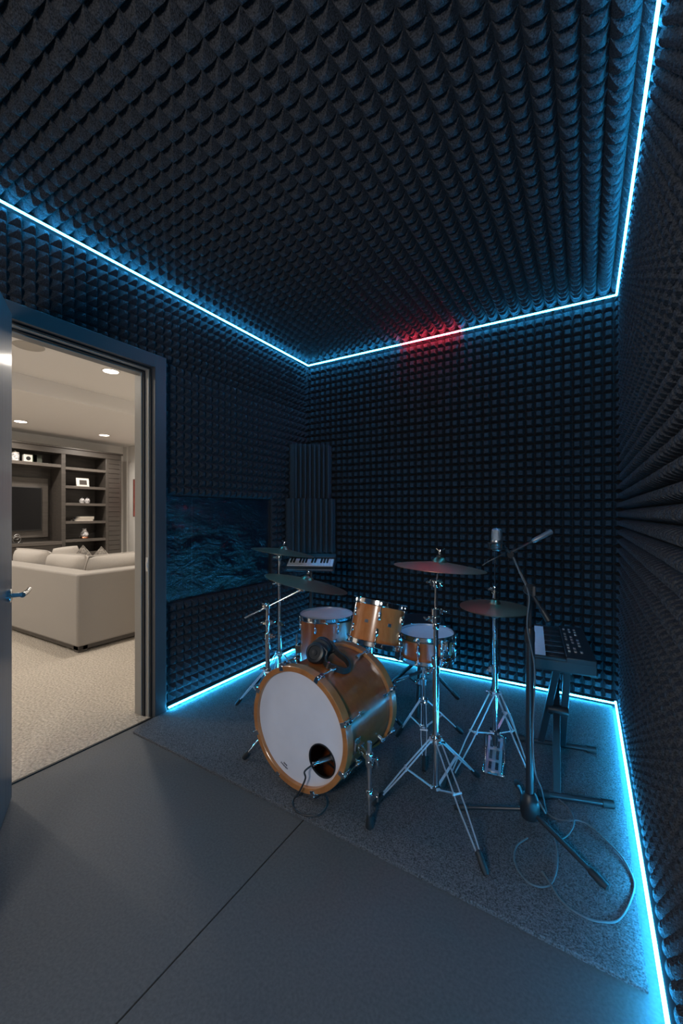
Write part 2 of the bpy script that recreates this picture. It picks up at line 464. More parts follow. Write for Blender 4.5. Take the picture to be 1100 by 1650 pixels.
# --- bass drum
bc = V((-1.028, 1.354, .286)); bax = V((.0654, .9979, 0)).normalized(); bu = V((bax.y, -bax.x, 0)); BL = .41
def bpt(r, ang, h):
    """ang clockwise from the top as seen from the front"""
    return bc + bax * h + (bu * math.sin(R(ang)) + V((0, 0, 1)) * math.cos(R(ang))) * r
bd = thing('bass_drum', 'large orange-brown maple bass drum lying on its side with white front head', 'drum', (bc.x, bc.y + .2, RZ))
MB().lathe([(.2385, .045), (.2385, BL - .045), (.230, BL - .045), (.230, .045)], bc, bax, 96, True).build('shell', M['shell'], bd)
for h0 in (0, BL - .042):
    MB().lathe([(.232, h0 + .002), (.234, h0), (.2535, h0), (.2555, h0 + .002), (.2555, h0 + .040), (.2535, h0 + .042), (.234, h0 + .042), (.232, h0 + .040)], bc, bax, 96, True).build('hoop', M['hoop'], bd, label='pale natural wood hoop')
for h0, h1 in ((.042, .052), (BL - .052, BL - .042)):
    MB().lathe([(.2385, h0), (.2455, h0), (.2455, h1), (.2385, h1)], bc, bax, 96, True).build('head_rim', M['chrome'], bd)
# front head with port hole
pc_u, pc_z, pr = .122, -.098, .066
mb = MB(); N = 96; vs = []; fs = []
for j in range(N):
    q = 2 * PI * j / N
    d = V((math.cos(q), math.sin(q)))
    c0 = V((pc_u, pc_z)); inner = c0 + d * pr
    bq = c0.dot(d); tt = -bq + math.sqrt(bq * bq - (c0.dot(c0) - .2325 ** 2)); outer = c0 + d * tt
    for k, s_ in enumerate((0, .25, .5, .75, .9, 1)):
        p = inner + (outer - inner) * s_
        r = p.length; h = .016
        vs.append(bc + bax * h + bu * p.x + V((0, 0, 1)) * p.y)
for j in range(N):
    for k in range(5):
        a = j * 6 + k; b = ((j + 1) % N) * 6 + k
        fs.append((a, b, b + 1, a + 1))
mb.add(vs, fs); hd = mb.build('front_head', M['head'], bd)
MB().lathe([(pr - .004, .013), (pr + .001, .0125), (pr + .001, .018), (pr - .004, .018)], bc + bu * pc_u + V((0, 0, pc_z)), bax, 48, True).build('port_ring', M['plastic'], hd)
# small maker's mark: two illegible lines of grey strokes near the rim
mb = MB()
for row, (rad, n, a0, st) in enumerate(((.196, 4, 206.5, 1.5), (.207, 8, 209, 1.45))):
    for i in range(n):
        a = a0 - st * i if row else a0 - 1.2 - st * i
        p = bpt(rad, a, .0152); tng = V((0, 0, 1)).cross(bax)
        rr = (p - bpt(0, 0, .0152)).normalized(); tg = rr.cross(bax)
        mb.box(p, (.0034, .0012, .0052 if i % 3 else .0066), Matrix((tg, bax, rr)).transposed())
        if i % 2: mb.box(p + tg * .0018, (.0042, .0012, .0014), Matrix((tg, bax, rr)).transposed())
mb.build('makers_mark', M['ink'], hd)
MB().lathe([(.001, BL - .018), (.2325, BL - .018), (.2325, BL - .015), (.001, BL - .015)], bc, bax, 96).build('batter_head', M['head'], bd)
# claws with rods and lugs
def claw(mb, ang, front):
    s_ = 1 if front else -1; h0 = 0 if front else BL
    rad = (bpt(1, ang, 0) - bc).normalized(); tg = rad.cross(bax).normalized()
    Mx = Matrix((tg, bax, rad)).transposed()
    mb.box(bpt(.2575, ang, h0 + s_ * .020), (.020, .046, .006), Mx)
    mb.box(bpt(.249, ang, h0 - s_ * .002), (.020, .005, .022), Mx)
    mb.box(bpt(.264, ang, h0 + s_ * .024), (.014, .020, .012), Mx)
    mb.cyl(bpt(.264, ang, h0 + s_ * .004), bpt(.264, ang, h0 + s_ * .105), .0030, 8)
    mb.cyl(bpt(.264, ang, h0 - s_ * .004), bpt(.264, ang, h0 + s_ * .010), .0060, 10)
    mb.cyl(bpt(.237, ang, h0 + s_ * .105), bpt(.262, ang, h0 + s_ * .105), .0085, 12)
    mb.cyl(bpt(.264, ang, h0 + s_ * .090), bpt(.264, ang, h0 + s_ * .122), .0075, 12)
for a in (25, 70, 115, 160, 205, 250, 295, 340):
    for front in (True, False):
        mb = MB(); claw(mb, a, front); mb.build('claw_hook', M['chrome'], bd, bevel=.0012)
# right spur: upright leg in a bracket on the shell
def spur_bracket(mb, ang, h):
    rad = (bpt(1, ang, 0) - bc).normalized(); tg = rad.cross(bax).normalized(); Mx = Matrix((tg, bax, rad)).transposed()
    mb.box(bpt(.242, ang, h), (.062, .042, .010), Mx); mb.box(bpt(.257, ang, h), (.034, .030, .026), Mx)
ft = fl(595, 1333, RZ); top = V((ft.x, ft.y, .315))
mb = MB()
mb.cyl((ft.x, ft.y, .055), (ft.x, ft.y, .16), .0065, 14); mb.cyl((ft.x, ft.y, .13), (ft.x, ft.y, .33), .0095, 16)
mb.lathe([(.001, .118), (.013, .118), (.014, .124), (.014, .146), (.0105, .152), (.001, .152)], (ft.x, ft.y, 0), (0, 0, 1), 16)
mb.cyl((ft.x + .008, ft.y, .135), (ft.x + .034, ft.y, .135), .004, 8); mb.box((ft.x + .034, ft.y, .135), (.006, .006, .034))
lg = mb.build('spur_leg', M['chrome'], bd, bevel=.0008)
MB().lathe([(.001, RZ), (.014, RZ), (.016, RZ + .006), (.013, .04), (.011, .056), (.001, .058)], (ft.x, ft.y, 0), (0, 0, 1), 18).build('rubber_foot', M['rubber'], lg)
mb = MB(); spur_bracket(mb, 97, .085); q = bpt(.257, 97, .085)
mb.tube([q, V((ft.x, ft.y, .262)) + (q - V((ft.x, ft.y, .262))) * .1], .012, 12)
mb.lathe([(.001, .238), (.0145, .238), (.0155, .244), (.0155, .282), (.0145, .288), (.001, .288)], (ft.x, ft.y, 0), (0, 0, 1), 16)
mb.cyl((ft.x + .010, ft.y - .004, .272), (ft.x + .036, ft.y - .006, .272), .0045, 8); mb.box((ft.x + .034, ft.y - .006, .266), (.006, .008, .036))
mb.box((ft.x + .010, ft.y - .012, .255), (.022, .012, .014))
mb.build('spur_bracket', M['chrome'], bd, bevel=.0015)
# left spur, splayed
f2 = fl(392, 1222, RZ); q = bpt(.262, 246, .095)
dv = (f2 - q)
mb = MB(); mb.tube([q - dv * .12, q + dv * .62], .0095, 14); mb.tube([q + dv * .55, q + dv * .9], .0065, 12)
lg = mb.build('spur_leg', M['chrome'], bd)
MB().tube([q + dv * .80, q + dv * .84, q + dv * .96, f2 + V((0, 0, .004))], [.010, .013, .014, .010], 14).build('rubber_foot', M['rubber'], lg)
mb = MB(); spur_bracket(mb, 246, .095); mb.tube([q - dv * .08, q + dv * .10], .0145, 14); mb.cyl(q - bax * .03, q + bax * .03, .006, 10); mb.box(q - bax * .03, (.028, .006, .010))
mb.build('spur_bracket', M['chrome'], bd, bevel=.0015)

# --- toms and snare
def drum(name, lab, top, axv, R_, dep, nl, ang0, shellm, hoop_h=.024, lug_l=.040, double=True, base_z=None, badge=False):
    ax, u, w = ring_frame(axv); top = V(top)
    bz = base_z if base_z is not None else (top - ax * dep).z
    t = thing(name, lab, 'drum', (top.x, top.y, bz))
    rs = R_ - .007
    b0 = top - ax * dep
    MB().lathe([(rs, .012), (rs, dep - .012), (rs - .007, dep - .012), (rs - .007, .012)], b0, ax, 72, True).build('shell', shellm, t)
    for nm, o, a in (('rim', top, ax), ('rim', b0, -ax)):
        # flanged metal hoop: lip at the top, wall, skirt
        MB().lathe([(R_ + .004, .006), (R_ + .005, .0075), (R_ - .001, .0075), (R_ - .003, .006), (R_ - .003, -.014), (R_ + .008, -.016), (R_ + .009, -.018), (R_ - .002, -.019), (R_ - .005, -.016), (R_ - .005, .004)], o, a, 72, True).build(nm, M['chrome'], t)
        hm = MB()
        hm.lathe([(.0005, -.0035), (R_ - .030, -.0035), (R_ - .008, -.0045), (R_ - .004, -.010), (R_ - .004, -.012), (.0005, -.012)], o, a, 72)
        hm.build('head', M['head'], t)
    for i in range(nl):
        q = ang0 + 2 * PI * i / nl
        rd = u * math.cos(q) + w * math.sin(q); tg = ax.cross(rd)
        Mx = Matrix((tg, rd, ax)).transposed()
        rr = R_ + .006
        ends = ((1, dep), (-1, 0))
        for s_, h in ends:
            mb = MB()
            mb.cyl(b0 + ax * (h + s_ * .004) + rd * rr, b0 + ax * (h - s_ * .050) + rd * rr, .0028, 8)
            mb.cyl(b0 + ax * (h + s_ * .000) + rd * rr, b0 + ax * (h - s_ * .010) + rd * rr, .0055, 10)
            mb.box(b0 + ax * (h - s_ * .018) + rd * (R_ + .004), (.016, .012, .006), Mx)
            mb.build('tension_rod', M['chrome'], t, bevel=.0008)
        lens = [(dep - .062, lug_l), (.062, lug_l)] if double else [(dep / 2, dep - .07)]
        for h, L in lens:
            mb = MB()
            o = b0 + ax * h + rd * (rs + .007)
            mb.lathe([(.001, -L / 2), (.005, -L / 2), (.0078, -L / 2 + .005), (.0085, 0), (.0078, L / 2 - .005), (.005, L / 2), (.001, L / 2)], o, ax, 12)
            mb.box(b0 + ax * h + rd * (rs + .002), (.013, .008, L * .7), Mx)
            mb.build('lug', M['chrome'], t, bevel=.001)
    return t, b0, ax, u, w, rs

def face_angle(top, axv, off=0):
    """angle on the drum's rim that points at the viewer's side of the room"""
    ax, u, w = ring_frame(axv); d = V((0, 0, 1.0)) * 0 + V((-top[0], -top[1], 0)).normalized()
    return math.atan2(d.dot(w), d.dot(u)) + R(off)

rt_top = V((-.875, 1.842, .737)); rt_ax = V((math.sin(R(4)), math.sin(R(16)), 1)).normalized()
a0 = face_angle(rt_top, rt_ax)
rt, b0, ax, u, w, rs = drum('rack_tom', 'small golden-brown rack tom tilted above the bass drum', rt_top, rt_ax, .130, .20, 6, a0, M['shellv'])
for off, m_ in ((-26, M['satin']), (26, M['satin'])):
    q = a0 + R(off); rd = u * math.cos(q) + w * math.sin(q); tg = ax.cross(rd)
    MB().box(b0 + ax * .105 + rd * (rs + .001), (.017, .004, .015), Matrix((tg, rd, ax)).transposed()).build('badge', m_, rt, bevel=.001)
# mount bracket at its back
q = a0 + PI + R(12); rd = u * math.cos(q) + w * math.sin(q); tg = ax.cross(rd); Mx = Matrix((tg, rd, ax)).transposed()
mb = MB(); mb.box(b0 + ax * .09 + rd * (rs + .006), (.05, .012, .06), Mx); mb.box(b0 + ax * .09 + rd * (rs + .022), (.03, .03, .03), Mx)
mb.build('mount_bracket', M['chrome'], rt, bevel=.003)
tom_clamp = b0 + ax * .09 + rd * (rs + .036)

fx_top = at(526, 989, 2.58)
a0 = face_angle(fx_top, (0, 0, 1), 22)
ftm, b0, ax, u, w, rs = drum('floor_tom', 'brown floor tom standing behind the bass drum', fx_top, (0, 0, 1), .172, .36, 8, a0, M['shellshaded'], base_z=RZ)
for k in (10, 130, 250):
    q = a0 + R(k); rd = u * math.cos(q) + w * math.sin(q); p = V((fx_top.x, fx_top.y, 0)) + rd * (rs + .026)
    mb = MB(); mb.tube([p + V((0, 0, .42)), p + V((0, 0, .16)), p + rd * .012 + V((0, 0, .10)), p + rd * .016 + V((0, 0, RZ + .03))], .006, 10)
    lg = mb.build('leg', M['chrome'], ftm)
    MB().lathe([(.001, RZ), (.013, RZ), (.013, RZ + .02), (.009, RZ + .04), (.001, RZ + .04)], p + rd * .016, (0, 0, 1), 14).build('rubber_foot', M['rubber'], lg)
    Mx = Matrix((ax.cross(rd), rd, ax)).transposed()
    mb = MB(); mb.box(V((fx_top.x, fx_top.y, .33)) + rd * (rs + .014), (.034, .036, .05), Mx); mb.cyl(p + V((0, 0, .33)), p + rd * .03 + V((0, 0, .33)), .005, 8)
    mb.build('leg_bracket', M['chrome'], ftm, bevel=.002)

sn_top = at(687, 1018, 2.1)
a0 = face_angle(sn_top, (0, 0, 1), -16)
snd, b0, ax, u, w, rs = drum('snare_drum', 'shallow brown snare drum on a chrome stand', sn_top, (0, 0, 1), .141, .125, 8, a0, M['shellshaded'], double=False)
q = a0 + R(52); rd = u * math.cos(q) + w * math.sin(q); tg = ax.cross(rd); Mx = Matrix((tg, rd, ax)).transposed()
mb = MB()
mb.box(b0 + ax * .07 + rd * (rs + .012), (.03, .022, .06), Mx); mb.box(b0 + ax * .10 + rd * (rs + .03), (.012, .02, .05), Mx)
mb.box(b0 + ax * .045 + rd * (rs + .022), (.045, .012, .012), Mx); mb.cyl(b0 + ax * .03 + rd * (rs + .018), b0 + ax * .115 + rd * (rs + .018), .006, 10)
mb.cyl(b0 + ax * .105 + rd * (rs + .02) - tg * .02, b0 + ax * .105 + rd * (rs + .02) + tg * .02, .006, 10)
mb.build('strainer', M['chrome'], snd, bevel=.002)

# ------------------------------------------------------------------ stands
def collar(mb, c, r, h=.034, wing=None, ax=(0, 0, 1)):
    c = V(c); ax = V(ax).normalized()
    mb.lathe([(.001, -h / 2), (r * .85, -h / 2), (r, -h / 2 + .003), (r, h / 2 - .003), (r * .85, h / 2), (.001, h / 2)], c, ax, 18)
    if wing is not None:
        wv = V(wing).normalized()
        mb.cyl(c, c + wv * (r + .020), .0042, 8)
        sd = wv.cross(ax).normalized()
        e = c + wv * (r + .018)
        mb.tube([e - sd * .017 + wv * .006, e, e + sd * .017 + wv * .006], [.0045, .0055, .0045], 8)
        mb.box(c + wv * (r + .004), (.013, .013, h * .7))
def tripod(t, c, zc, zl, feet, tubm, double=True, foot_r=.012, w=.012, gapw=.011, knee=.55):
    """three double-braced legs from collar height zc to the feet, with braces to a lower collar at zl"""
    c = V((c[0], c[1], 0))
    for f in feet:
        f = V(f); d = V((f.x - c.x, f.y - c.y, 0)); L = d.length; d.normalize(); sd = V((-d.y, d.x, 0))
        a = c + d * .020 + V((0, 0, zc)); e = f + V((0, 0, .018))
        mb = MB()
        if double:
            for s_ in (-1, 1):
                g = sd * (gapw * s_)
                mid = a.lerp(e, knee)
                mb.bar(a + g, mid + g * 1.25, w * .45, .0035, side=d.cross(sd)); mb.bar(mid + g * 1.25, e + g * .35, w * .45, .0035, side=d.cross(sd))
            mb.cyl(a - sd * (gapw + .004), a + sd * (gapw + .004), .005, 10)
            m2 = a.lerp(e, .45); mb.cyl(m2 - sd * (gapw * 1.3 + .004), m2 + sd * (gapw * 1.3 + .004), .004, 10)
        else:
            mb.tube([a, e], w * .6, 10)
        lg = mb.build('leg', M['legmetal'] if tubm is M['chrome'] else tubm, t)
        dd = (e - a).normalized()
        MB().tube([e - dd * .050, e - dd * .045, e + dd * .000, e + dd * .014], [.007, foot_r * .9, foot_r, foot_r * .7], 14).build('rubber_foot', M['rubber'], lg)
        mb = MB(); b1 = c + d * .018 + V((0, 0, zl)); b2 = a.lerp(e, .45)
        mb.bar(b1, b2, .010, .003, side=sd)
        mb.cyl(b1 - sd * .008, b1 + sd * .008, .004, 8); mb.cyl(b2 - sd * .016, b2 + sd * .016, .004, 8)
        mb.build('brace', M['legmetal'] if tubm is M['chrome'] else tubm, t)
    mb = MB(); collar(mb, c + V((0, 0, zc)), .020, .036, wing=(c - V(feet[0])).normalized() * -1 + V((0, 0, .2)))
    mb.build('collar', tubm, t, bevel=.0008)
    mb = MB(); collar(mb, c + V((0, 0, zl)), .017, .020); mb.build('collar', tubm, t, bevel=.0008)

def cymbal(name, lab, c, ax, R_, dome=.030, cat='cymbal', group=None):
    o = thing(name, lab, cat, c, group)
    br = R_ * .17
    prof = [(R_, 0), (R_ * .8, dome * .28), (R_ * .55, dome * .55), (R_ * .3, dome * .80), (br, dome * .95), (br * .85, dome + .008), (br * .5, dome + .017), (.006, dome + .020), (.006, dome + .0185), (br * .5, dome + .0155), (br * .85, dome + .0065), (br, dome * .95 - .0018), (R_ * .3, dome * .80 - .0015), (R_ * .55, dome * .55 - .0015), (R_ * .8, dome * .28 - .0013), (R_, -.001)]
    MB().lathe(prof, V(c) - V(ax).normalized() * dome, ax, 96, True).build('cymbal_plate', M['bronze'], o)
    mb = MB(); mb.lathe([(.001, .018), (.013, .018), (.014, .024), (.010, .024), (.001, .031)], c, ax, 18); mb.build('felt', M['plastic'], o)
    mb = MB(); cc = V(c) + V(ax).normalized() * .040; sd = V(ax).cross(V((cs, sn, 0))).cross(V(ax)).normalized()
    mb.lathe([(.001, .029), (.006, .029), (.0075, .035), (.006, .046), (.001, .048)], c, ax, 12)
    mb.tube([cc - sd * .016 + V(ax) * .012, cc, cc + sd * .016 + V(ax) * .012], [.003, .005, .003], 8)
    mb.build('wing_nut', M['chrome'], o)
    return o

# ride side stand, in front of the snare
sc = V((at(702, 1100, 1.6).x, at(702, 1100, 1.6).y, 0))
t = thing('cymbal_stand', 'chrome double-braced cymbal stand in front of the snare drum, close to the rug edge', 'cymbal stand', (sc.x, sc.y, RZ))
rc = at(708, 905, 1.6)
mb = MB(); mb.cyl(sc + V((0, 0, .09)), sc + V((0, 0, .60)), .0125, 20); mb.build('lower_tube', M['chrome'], t)
mb = MB(); mb.cyl(sc + V((0, 0, .58)), sc + V((0, 0, .80)), .0095, 18); mb.build('middle_tube', M['chrome'], t)
e1 = sc + V((.002, 0, .905))
mb = MB(); mb.cyl(sc + V((0, 0, .78)), e1, .006, 14); mb.build('upper_rod', M['chrome'], t)
mb = MB(); mb.tube([e1, e1 + (rc - e1) * .5, rc + V((0, 0, .034))], .0042, 10); mb.lathe([(.001, -.036), (.011, -.036), (.012, -.03), (.009, -.02), (.001, -.02)], rc, (0, 0, 1), 16)
mb.build('tilter_rod', M['chrome'], t)
mb = MB(); collar(mb, e1, .013, .030, wing=(-.8, -.3, .2)); mb.ball(e1 + V((.014, .010, 0)), .012, 10); mb.build('tilter', M['chrome'], t, bevel=.001)
mb = MB(); collar(mb, sc + V((0, 0, .795)), .0165, .03, wing=(cs, sn, .1)); mb.build('clamp', M['chrome'], t, bevel=.001); mb = MB(); collar(mb, sc + V((0, 0, .765)), .019, .03, wing=(-cs, -sn, .1)); mb.ball(sc + V((0, 0, .74)), .014, 12, (1, 1, 1.6)); mb.build('clamp', M['chrome'], t, bevel=.001)
mb = MB(); collar(mb, sc + V((0, 0, .60)), .0175, .034, wing=(cs, sn, -.1)); mb.build('clamp', M['chrome'], t, bevel=.001); mb = MB(); collar(mb, sc + V((0, 0, .565)), .0155, .024, wing=(-cs, -sn, 0)); mb.build('clamp', M['chrome'], t, bevel=.001)
tripod(t, sc, .29, .105, [fl(780, 1410, RZ), fl(605, 1300, RZ), fl(768, 1255, RZ)], M['chrome'])
cymbal('ride_cymbal', 'bronze cymbal with reddish bell in front of the grid of foam, above the snare drum', rc, V((.05, .05, 1)), .178, .024)

# straight crash stand far left
sc = V((at(450, 1000, 2.65).x, at(450, 1000, 2.65).y, 0))
t = thing('cymbal_stand', 'tall straight chrome cymbal stand beside the dark window', 'cymbal stand', (sc.x, sc.y, RZ))
cc = at(457, 884, 2.65); e1 = sc + V((0, 0, .895))
MB().cyl(sc + V((0, 0, .08)), sc + V((0, 0, .47)), .0125, 18).build('lower_tube', M['chrome'], t)
MB().cyl(sc + V((0, 0, .45)), sc + V((0, 0, .73)), .0105, 16).build('middle_tube', M['chrome'], t)
MB().cyl(sc + V((0, 0, .71)), e1, .0085, 14).build('upper_rod', M['chrome'], t)
MB().tube([e1, cc + V((0, 0, .036))], .0042, 10).build('tilter_rod', M['chrome'], t)
mb = MB(); collar(mb, e1, .013, .03, wing=(-1, -.2, 0)); mb.ball(e1 + V((-.012, 0, .004)), .013, 10); mb.build('tilter', M['chrome'], t)
mb = MB(); collar(mb, sc + V((0, 0, .725)), .015, .03, wing=(-1, -.4, 0)); mb.build('clamp', M['chrome'], t)
mb = MB(); collar(mb, sc + V((0, 0, .465)), .017, .03, wing=(1, -.4, 0)); mb.build('clamp', M['chrome'], t)
tripod(t, sc, .27, .10, [sc + V((-.22, .03, RZ)), sc + V((.13, .16, RZ)), sc + V((.10, -.20, RZ))], M['chrome'])
rr = V((cs, sn, 0)); ff = V((-sn, cs, 0))
cymbal('crash_cymbal', 'higher bronze crash cymbal beside the window, in front of the corner bass trap', cc, V((0, 0, 1)) + rr * .15 + ff * .04, .205, .026, group=None)

# boom stand
sc = V((at(431, 1050, 2.35).x, at(431, 1050, 2.35).y, 0))
t = thing('boom_cymbal_stand', 'chrome boom cymbal stand with a long slanted arm, between bass drum and dark window', 'cymbal stand', (sc.x, sc.y, RZ))
piv = at(430, 976, 2.35)
MB().cyl(sc + V((0, 0, .08)), sc + V((0, 0, .48)), .0135, 18).build('lower_tube', M['chrome'], t)
MB().cyl(sc + V((0, 0, .46)), V((sc.x, sc.y, piv.z)), .0105, 16).build('upper_tube', M['chrome'], t)
ba, bb = at(394, 996, 2.33), at(488, 949, 2.37)
MB().tube([ba, bb], .0062, 12).build('boom_arm', M['chrome'], t)
c2 = at(495, 933, 2.36)
mb = MB(); collar(mb, piv, .015, .034, wing=(-.5, -1, .3)); mb.ball(piv, .019, 12); mb.build('boom_pivot', M['chrome'], t)
mb = MB(); collar(mb, V((sc.x, sc.y, piv.z - .095)), .016, .034, wing=(cs, sn, 0)); mb.build('clamp', M['chrome'], t); mb = MB(); collar(mb, V((sc.x, sc.y, piv.z - .10)), .014, .024, wing=(-cs, -sn, .1)); mb.build('clamp', M['chrome'], t)
mb = MB(); collar(mb, V((sc.x, sc.y, .475)), .0175, .036, wing=(cs, sn, 0)); mb.build('clamp', M['chrome'], t)
mb = MB(); collar(mb, bb, .013, .03, wing=(-.6, -.8, 0)); mb.ball(bb, .015, 12); mb.build('tilter', M['chrome'], t)
MB().tube([bb, bb + V((.022, .014, .012)), c2 + V((0, 0, .034))], .0045, 10).build('tilter_rod', M['chrome'], t)
tripod(t, sc, .27, .10, [fl(382, 1138, RZ), sc + V((.10, .20, RZ)), sc + V((.12, -.17, RZ))], M['chrome'])
cymbal('crash_cymbal', 'lower wide bronze crash cymbal over the floor tom, on the boom arm', c2, V((0, 0, 1)) + rr * .225 + ff * .05, .245, .028)

# snare stand
sc = V((sn_top.x - .012, sn_top.y - .01, 0)); zb = sn_top.z - .125
t = thing('snare_stand', 'low chrome snare stand under the snare drum', 'snare stand', (sc.x, sc.y, RZ))
MB().cyl(sc + V((0, 0, .07)), sc + V((0, 0, .32)), .0125, 18).build('lower_tube', M['chrome'], t)
MB().cyl(sc + V((0, 0, .30)), sc + V((0, 0, zb - .06)), .0095, 16).build('upper_tube', M['chrome'], t)
mb = MB(); collar(mb, sc + V((0, 0, .315)), .0175, .036, wing=(-cs, -sn, 0)); mb.build('clamp', M['chrome'], t); mb = MB(); collar(mb, sc + V((0, 0, zb - .07)), .018, .05, wing=(cs, sn, 0)); mb.ball(sc + V((.02, -.01, zb - .075)), .016, 10); mb.build('clamp', M['chrome'], t)
for k in (-145, -25, 95):
    d = V((math.cos(R(k)), math.sin(R(k)), 0)); c0 = V((sn_top.x, sn_top.y, 0))
    mb = MB(); mb.tube([sc + V((0, 0, zb - .05)), c0 + d * .07 + V((0, 0, zb - .024)), c0 + d * .150 + V((0, 0, zb - .014)), c0 + d * .156 + V((0, 0, zb + .020))], .0052, 10)
    ar = mb.build('basket_arm', M['chrome'], t)
    MB().tube([c0 + d * .146 + V((0, 0, zb - .013)), c0 + d * .157 + V((0, 0, zb - .009)), c0 + d * .157 + V((0, 0, zb + .024))], .0085, 10).build('rubber_grip', M['rubber'], ar)
hb = sc + V((0, 0, zb - .075))
mb = MB(); mb.tube([hb, hb.lerp(at(636, 1098, 2.0), .6)], .0075, 12); hdl = mb.build('tilt_handle', M['blackmetal'], t)
mb = MB(); mb.tube([hb.lerp(at(636, 1098, 2.0), .55), at(636, 1098, 2.0)], .010, 12); mb.build('grip', M['chrome'], hdl)
tripod(t, sc, .215, .085, [fl(683, 1243, RZ), fl(641, 1188, RZ), sc + V((.15, .15, RZ))], M['chrome'])

# tom stand behind the bass drum
tc = V((tom_clamp.x, tom_clamp.y + .012, 0))
t = thing('tom_stand', 'chrome post stand carrying the rack tom behind the bass drum', 'drum stand', (tc.x, tc.y, RZ))
MB().cyl(tc + V((0, 0, .06)), tc + V((0, 0, .40)), .0125, 18).build('lower_tube', M['chrome'], t)
MB().cyl(tc + V((0, 0, .38)), tc + V((0, 0, tom_clamp.z + .05)), .0095, 16).build('upper_tube', M['chrome'], t)
mb = MB(); collar(mb, tc + V((0, 0, .39)), .017, .034, wing=(1, 0, 0)); mb.build('clamp', M['chrome'], t); mb = MB(); collar(mb, tc + V((0, 0, tom_clamp.z)), .0165, .04, wing=(.6, .8, 0)); mb.build('clamp', M['chrome'], t)
tripod(t, tc, .20, .08, [tc + V((-.05, .19, RZ)), tc + V((-.18, -.02, RZ)), tc + V((.13, .12, RZ))], M['chrome'], gapw=.008)

# drum throne behind the snare
tc = at(676, 996, 2.55); tz = tc.z
t = thing('drum_throne', 'round black padded drum stool behind the snare drum', 'stool', (tc.x, tc.y, RZ))
mb = MB(); mb.lathe([(.001, -.075), (.120, -.075), (.148, -.068), (.152, -.045), (.150, -.018), (.140, -.004), (.11, .001), (.001, .003)], (tc.x, tc.y, tz), (0, 0, 1), 48)
st = mb.build('seat', M['plastic'], t)
MB().lathe([(.1525, -.047), (.1545, -.044), (.1525, -.041), (.150, -.044)], (tc.x, tc.y, tz), (0, 0, 1), 48, True).build('piping', M['satin'], st)
MB().cyl((tc.x, tc.y, .09), (tc.x, tc.y, tz - .07), .0125, 18).build('column', M['chrome'], t)
tripod(t, tc, .255, .11, [fl(736, 1128, RZ), V((tc.x - .24, tc.y + .03, RZ)), V((tc.x + .06, tc.y - .22, RZ))], M['blackmetal'], double=False, w=.018, foot_r=.014)

# hi-hat
hc = at(797, 978, 1.9); sc = V((hc.x, hc.y, 0))
t = thing('hi_hat_stand', 'chrome hi-hat stand with foot pedal, beside the microphone stand', 'hi-hat stand', (sc.x, sc.y, RZ))
MB().cyl(sc + V((0, 0, .10)), sc + V((0, 0, .46)), .0135, 20).build('lower_tube', M['chrome'], t)
MB().cyl(sc + V((0, 0, .44)), sc + V((0, 0, hc.z - .045)), .0105, 18).build('upper_tube', M['chrome'], t)
MB().cyl(sc + V((0, 0, hc.z - .05)), sc + V((0, 0, 1.03)), .0034, 10).build('pull_rod', M['chrome'], t)
mb = MB(); collar(mb, sc + V((0, 0, .455)), .0175, .036, wing=(-cs, -sn, 0)); mb.build('clamp', M['chrome'], t)
mb = MB(); mb.lathe([(.001, -.05), (.012, -.05), (.020, -.046), (.022, -.040), (.001, -.038)], hc, (0, 0, 1), 20); mb.build('seat_cup', M['plastic'], t)
mb = MB(); collar(mb, hc + V((0, 0, .085)), .010, .026, wing=(-cs, -sn, 0)); mb.lathe([(.001, .024), (.011, .024), (.012, .045), (.008, .072), (.001, .074)], hc, (0, 0, 1), 16); mb.build('clutch', M['chrome'], t)
feet = [fl(722, 1268, RZ), fl(856, 1262, RZ), sc + V((.06, .27, RZ))]
tripod(t, sc, .345, .16, feet, M['chrome'], gapw=.013)
# pedal: frame and footboard towards the seat side of the kit
pd = V((.10, -.99, 0)).normalized(); ps = V((-pd.y, pd.x, 0))
p0 = sc + V((0, 0, RZ)); Mp = Matrix((ps, pd, V((0, 0, 1)))).transposed()
mb = MB()
for s_ in (-1, 1): mb.tube([p0 + ps * (.016 * s_) + V((0, 0, .15)), p0 + ps * (.042 * s_) + V((0, 0, .13)), p0 + ps * (.042 * s_) + V((0, 0, .012)), p0 + ps * (.040 * s_) + pd * .10 + V((0, 0, .008))], .006, 10)
mb.box(p0 + pd * .10 + V((0, 0, .008)), (.094, .016, .010), Mp); mb.box(p0 + V((0, 0, .15)), (.045, .03, .02), Mp)
mb.build('pedal_frame', M['chrome'], t)
tl = R(24); Mt = Mp @ Matrix.Rotation(tl, 3, 'X')
mb = MB(); pcn = p0 + pd * .035 + V((0, 0, .062))
for s_ in (-1, 1): mb.box(pcn + ps * (.027 * s_), (.012, .19, .006), Mp @ Matrix.Rotation(-tl, 3, 'X'))
mb.box(pcn, (.016, .18, .005), Mp @ Matrix.Rotation(-tl, 3, 'X'))
for q in (-.08, -.03, .03, .08): mb.box(pcn + (Mp @ Matrix.Rotation(-tl, 3, 'X')) @ V((0, q, 0)), (.062, .012, .007), Mp @ Matrix.Rotation(-tl, 3, 'X'))
mb.build('footboard', M['satin'], t, bevel=.001)
mb = MB(); mb.tube([p0 + V((0, 0, .155)), p0 - pd * .03 + V((0, 0, .095))], .004, 8); mb.build('pull_chain', M['satin'], t)
cymbal('hi_hat_cymbal', 'upper cymbal of the closed hi-hat pair beside the microphone stand', hc + V((0, 0, .018)), V((.02, -.02, 1)), .157, .020, group='hi-hat cymbals')
o = thing('hi_hat_cymbal', 'lower upturned cymbal of the closed hi-hat pair, under the upper one', 'cymbal', hc - V((0, 0, .012)), 'hi-hat cymbals')
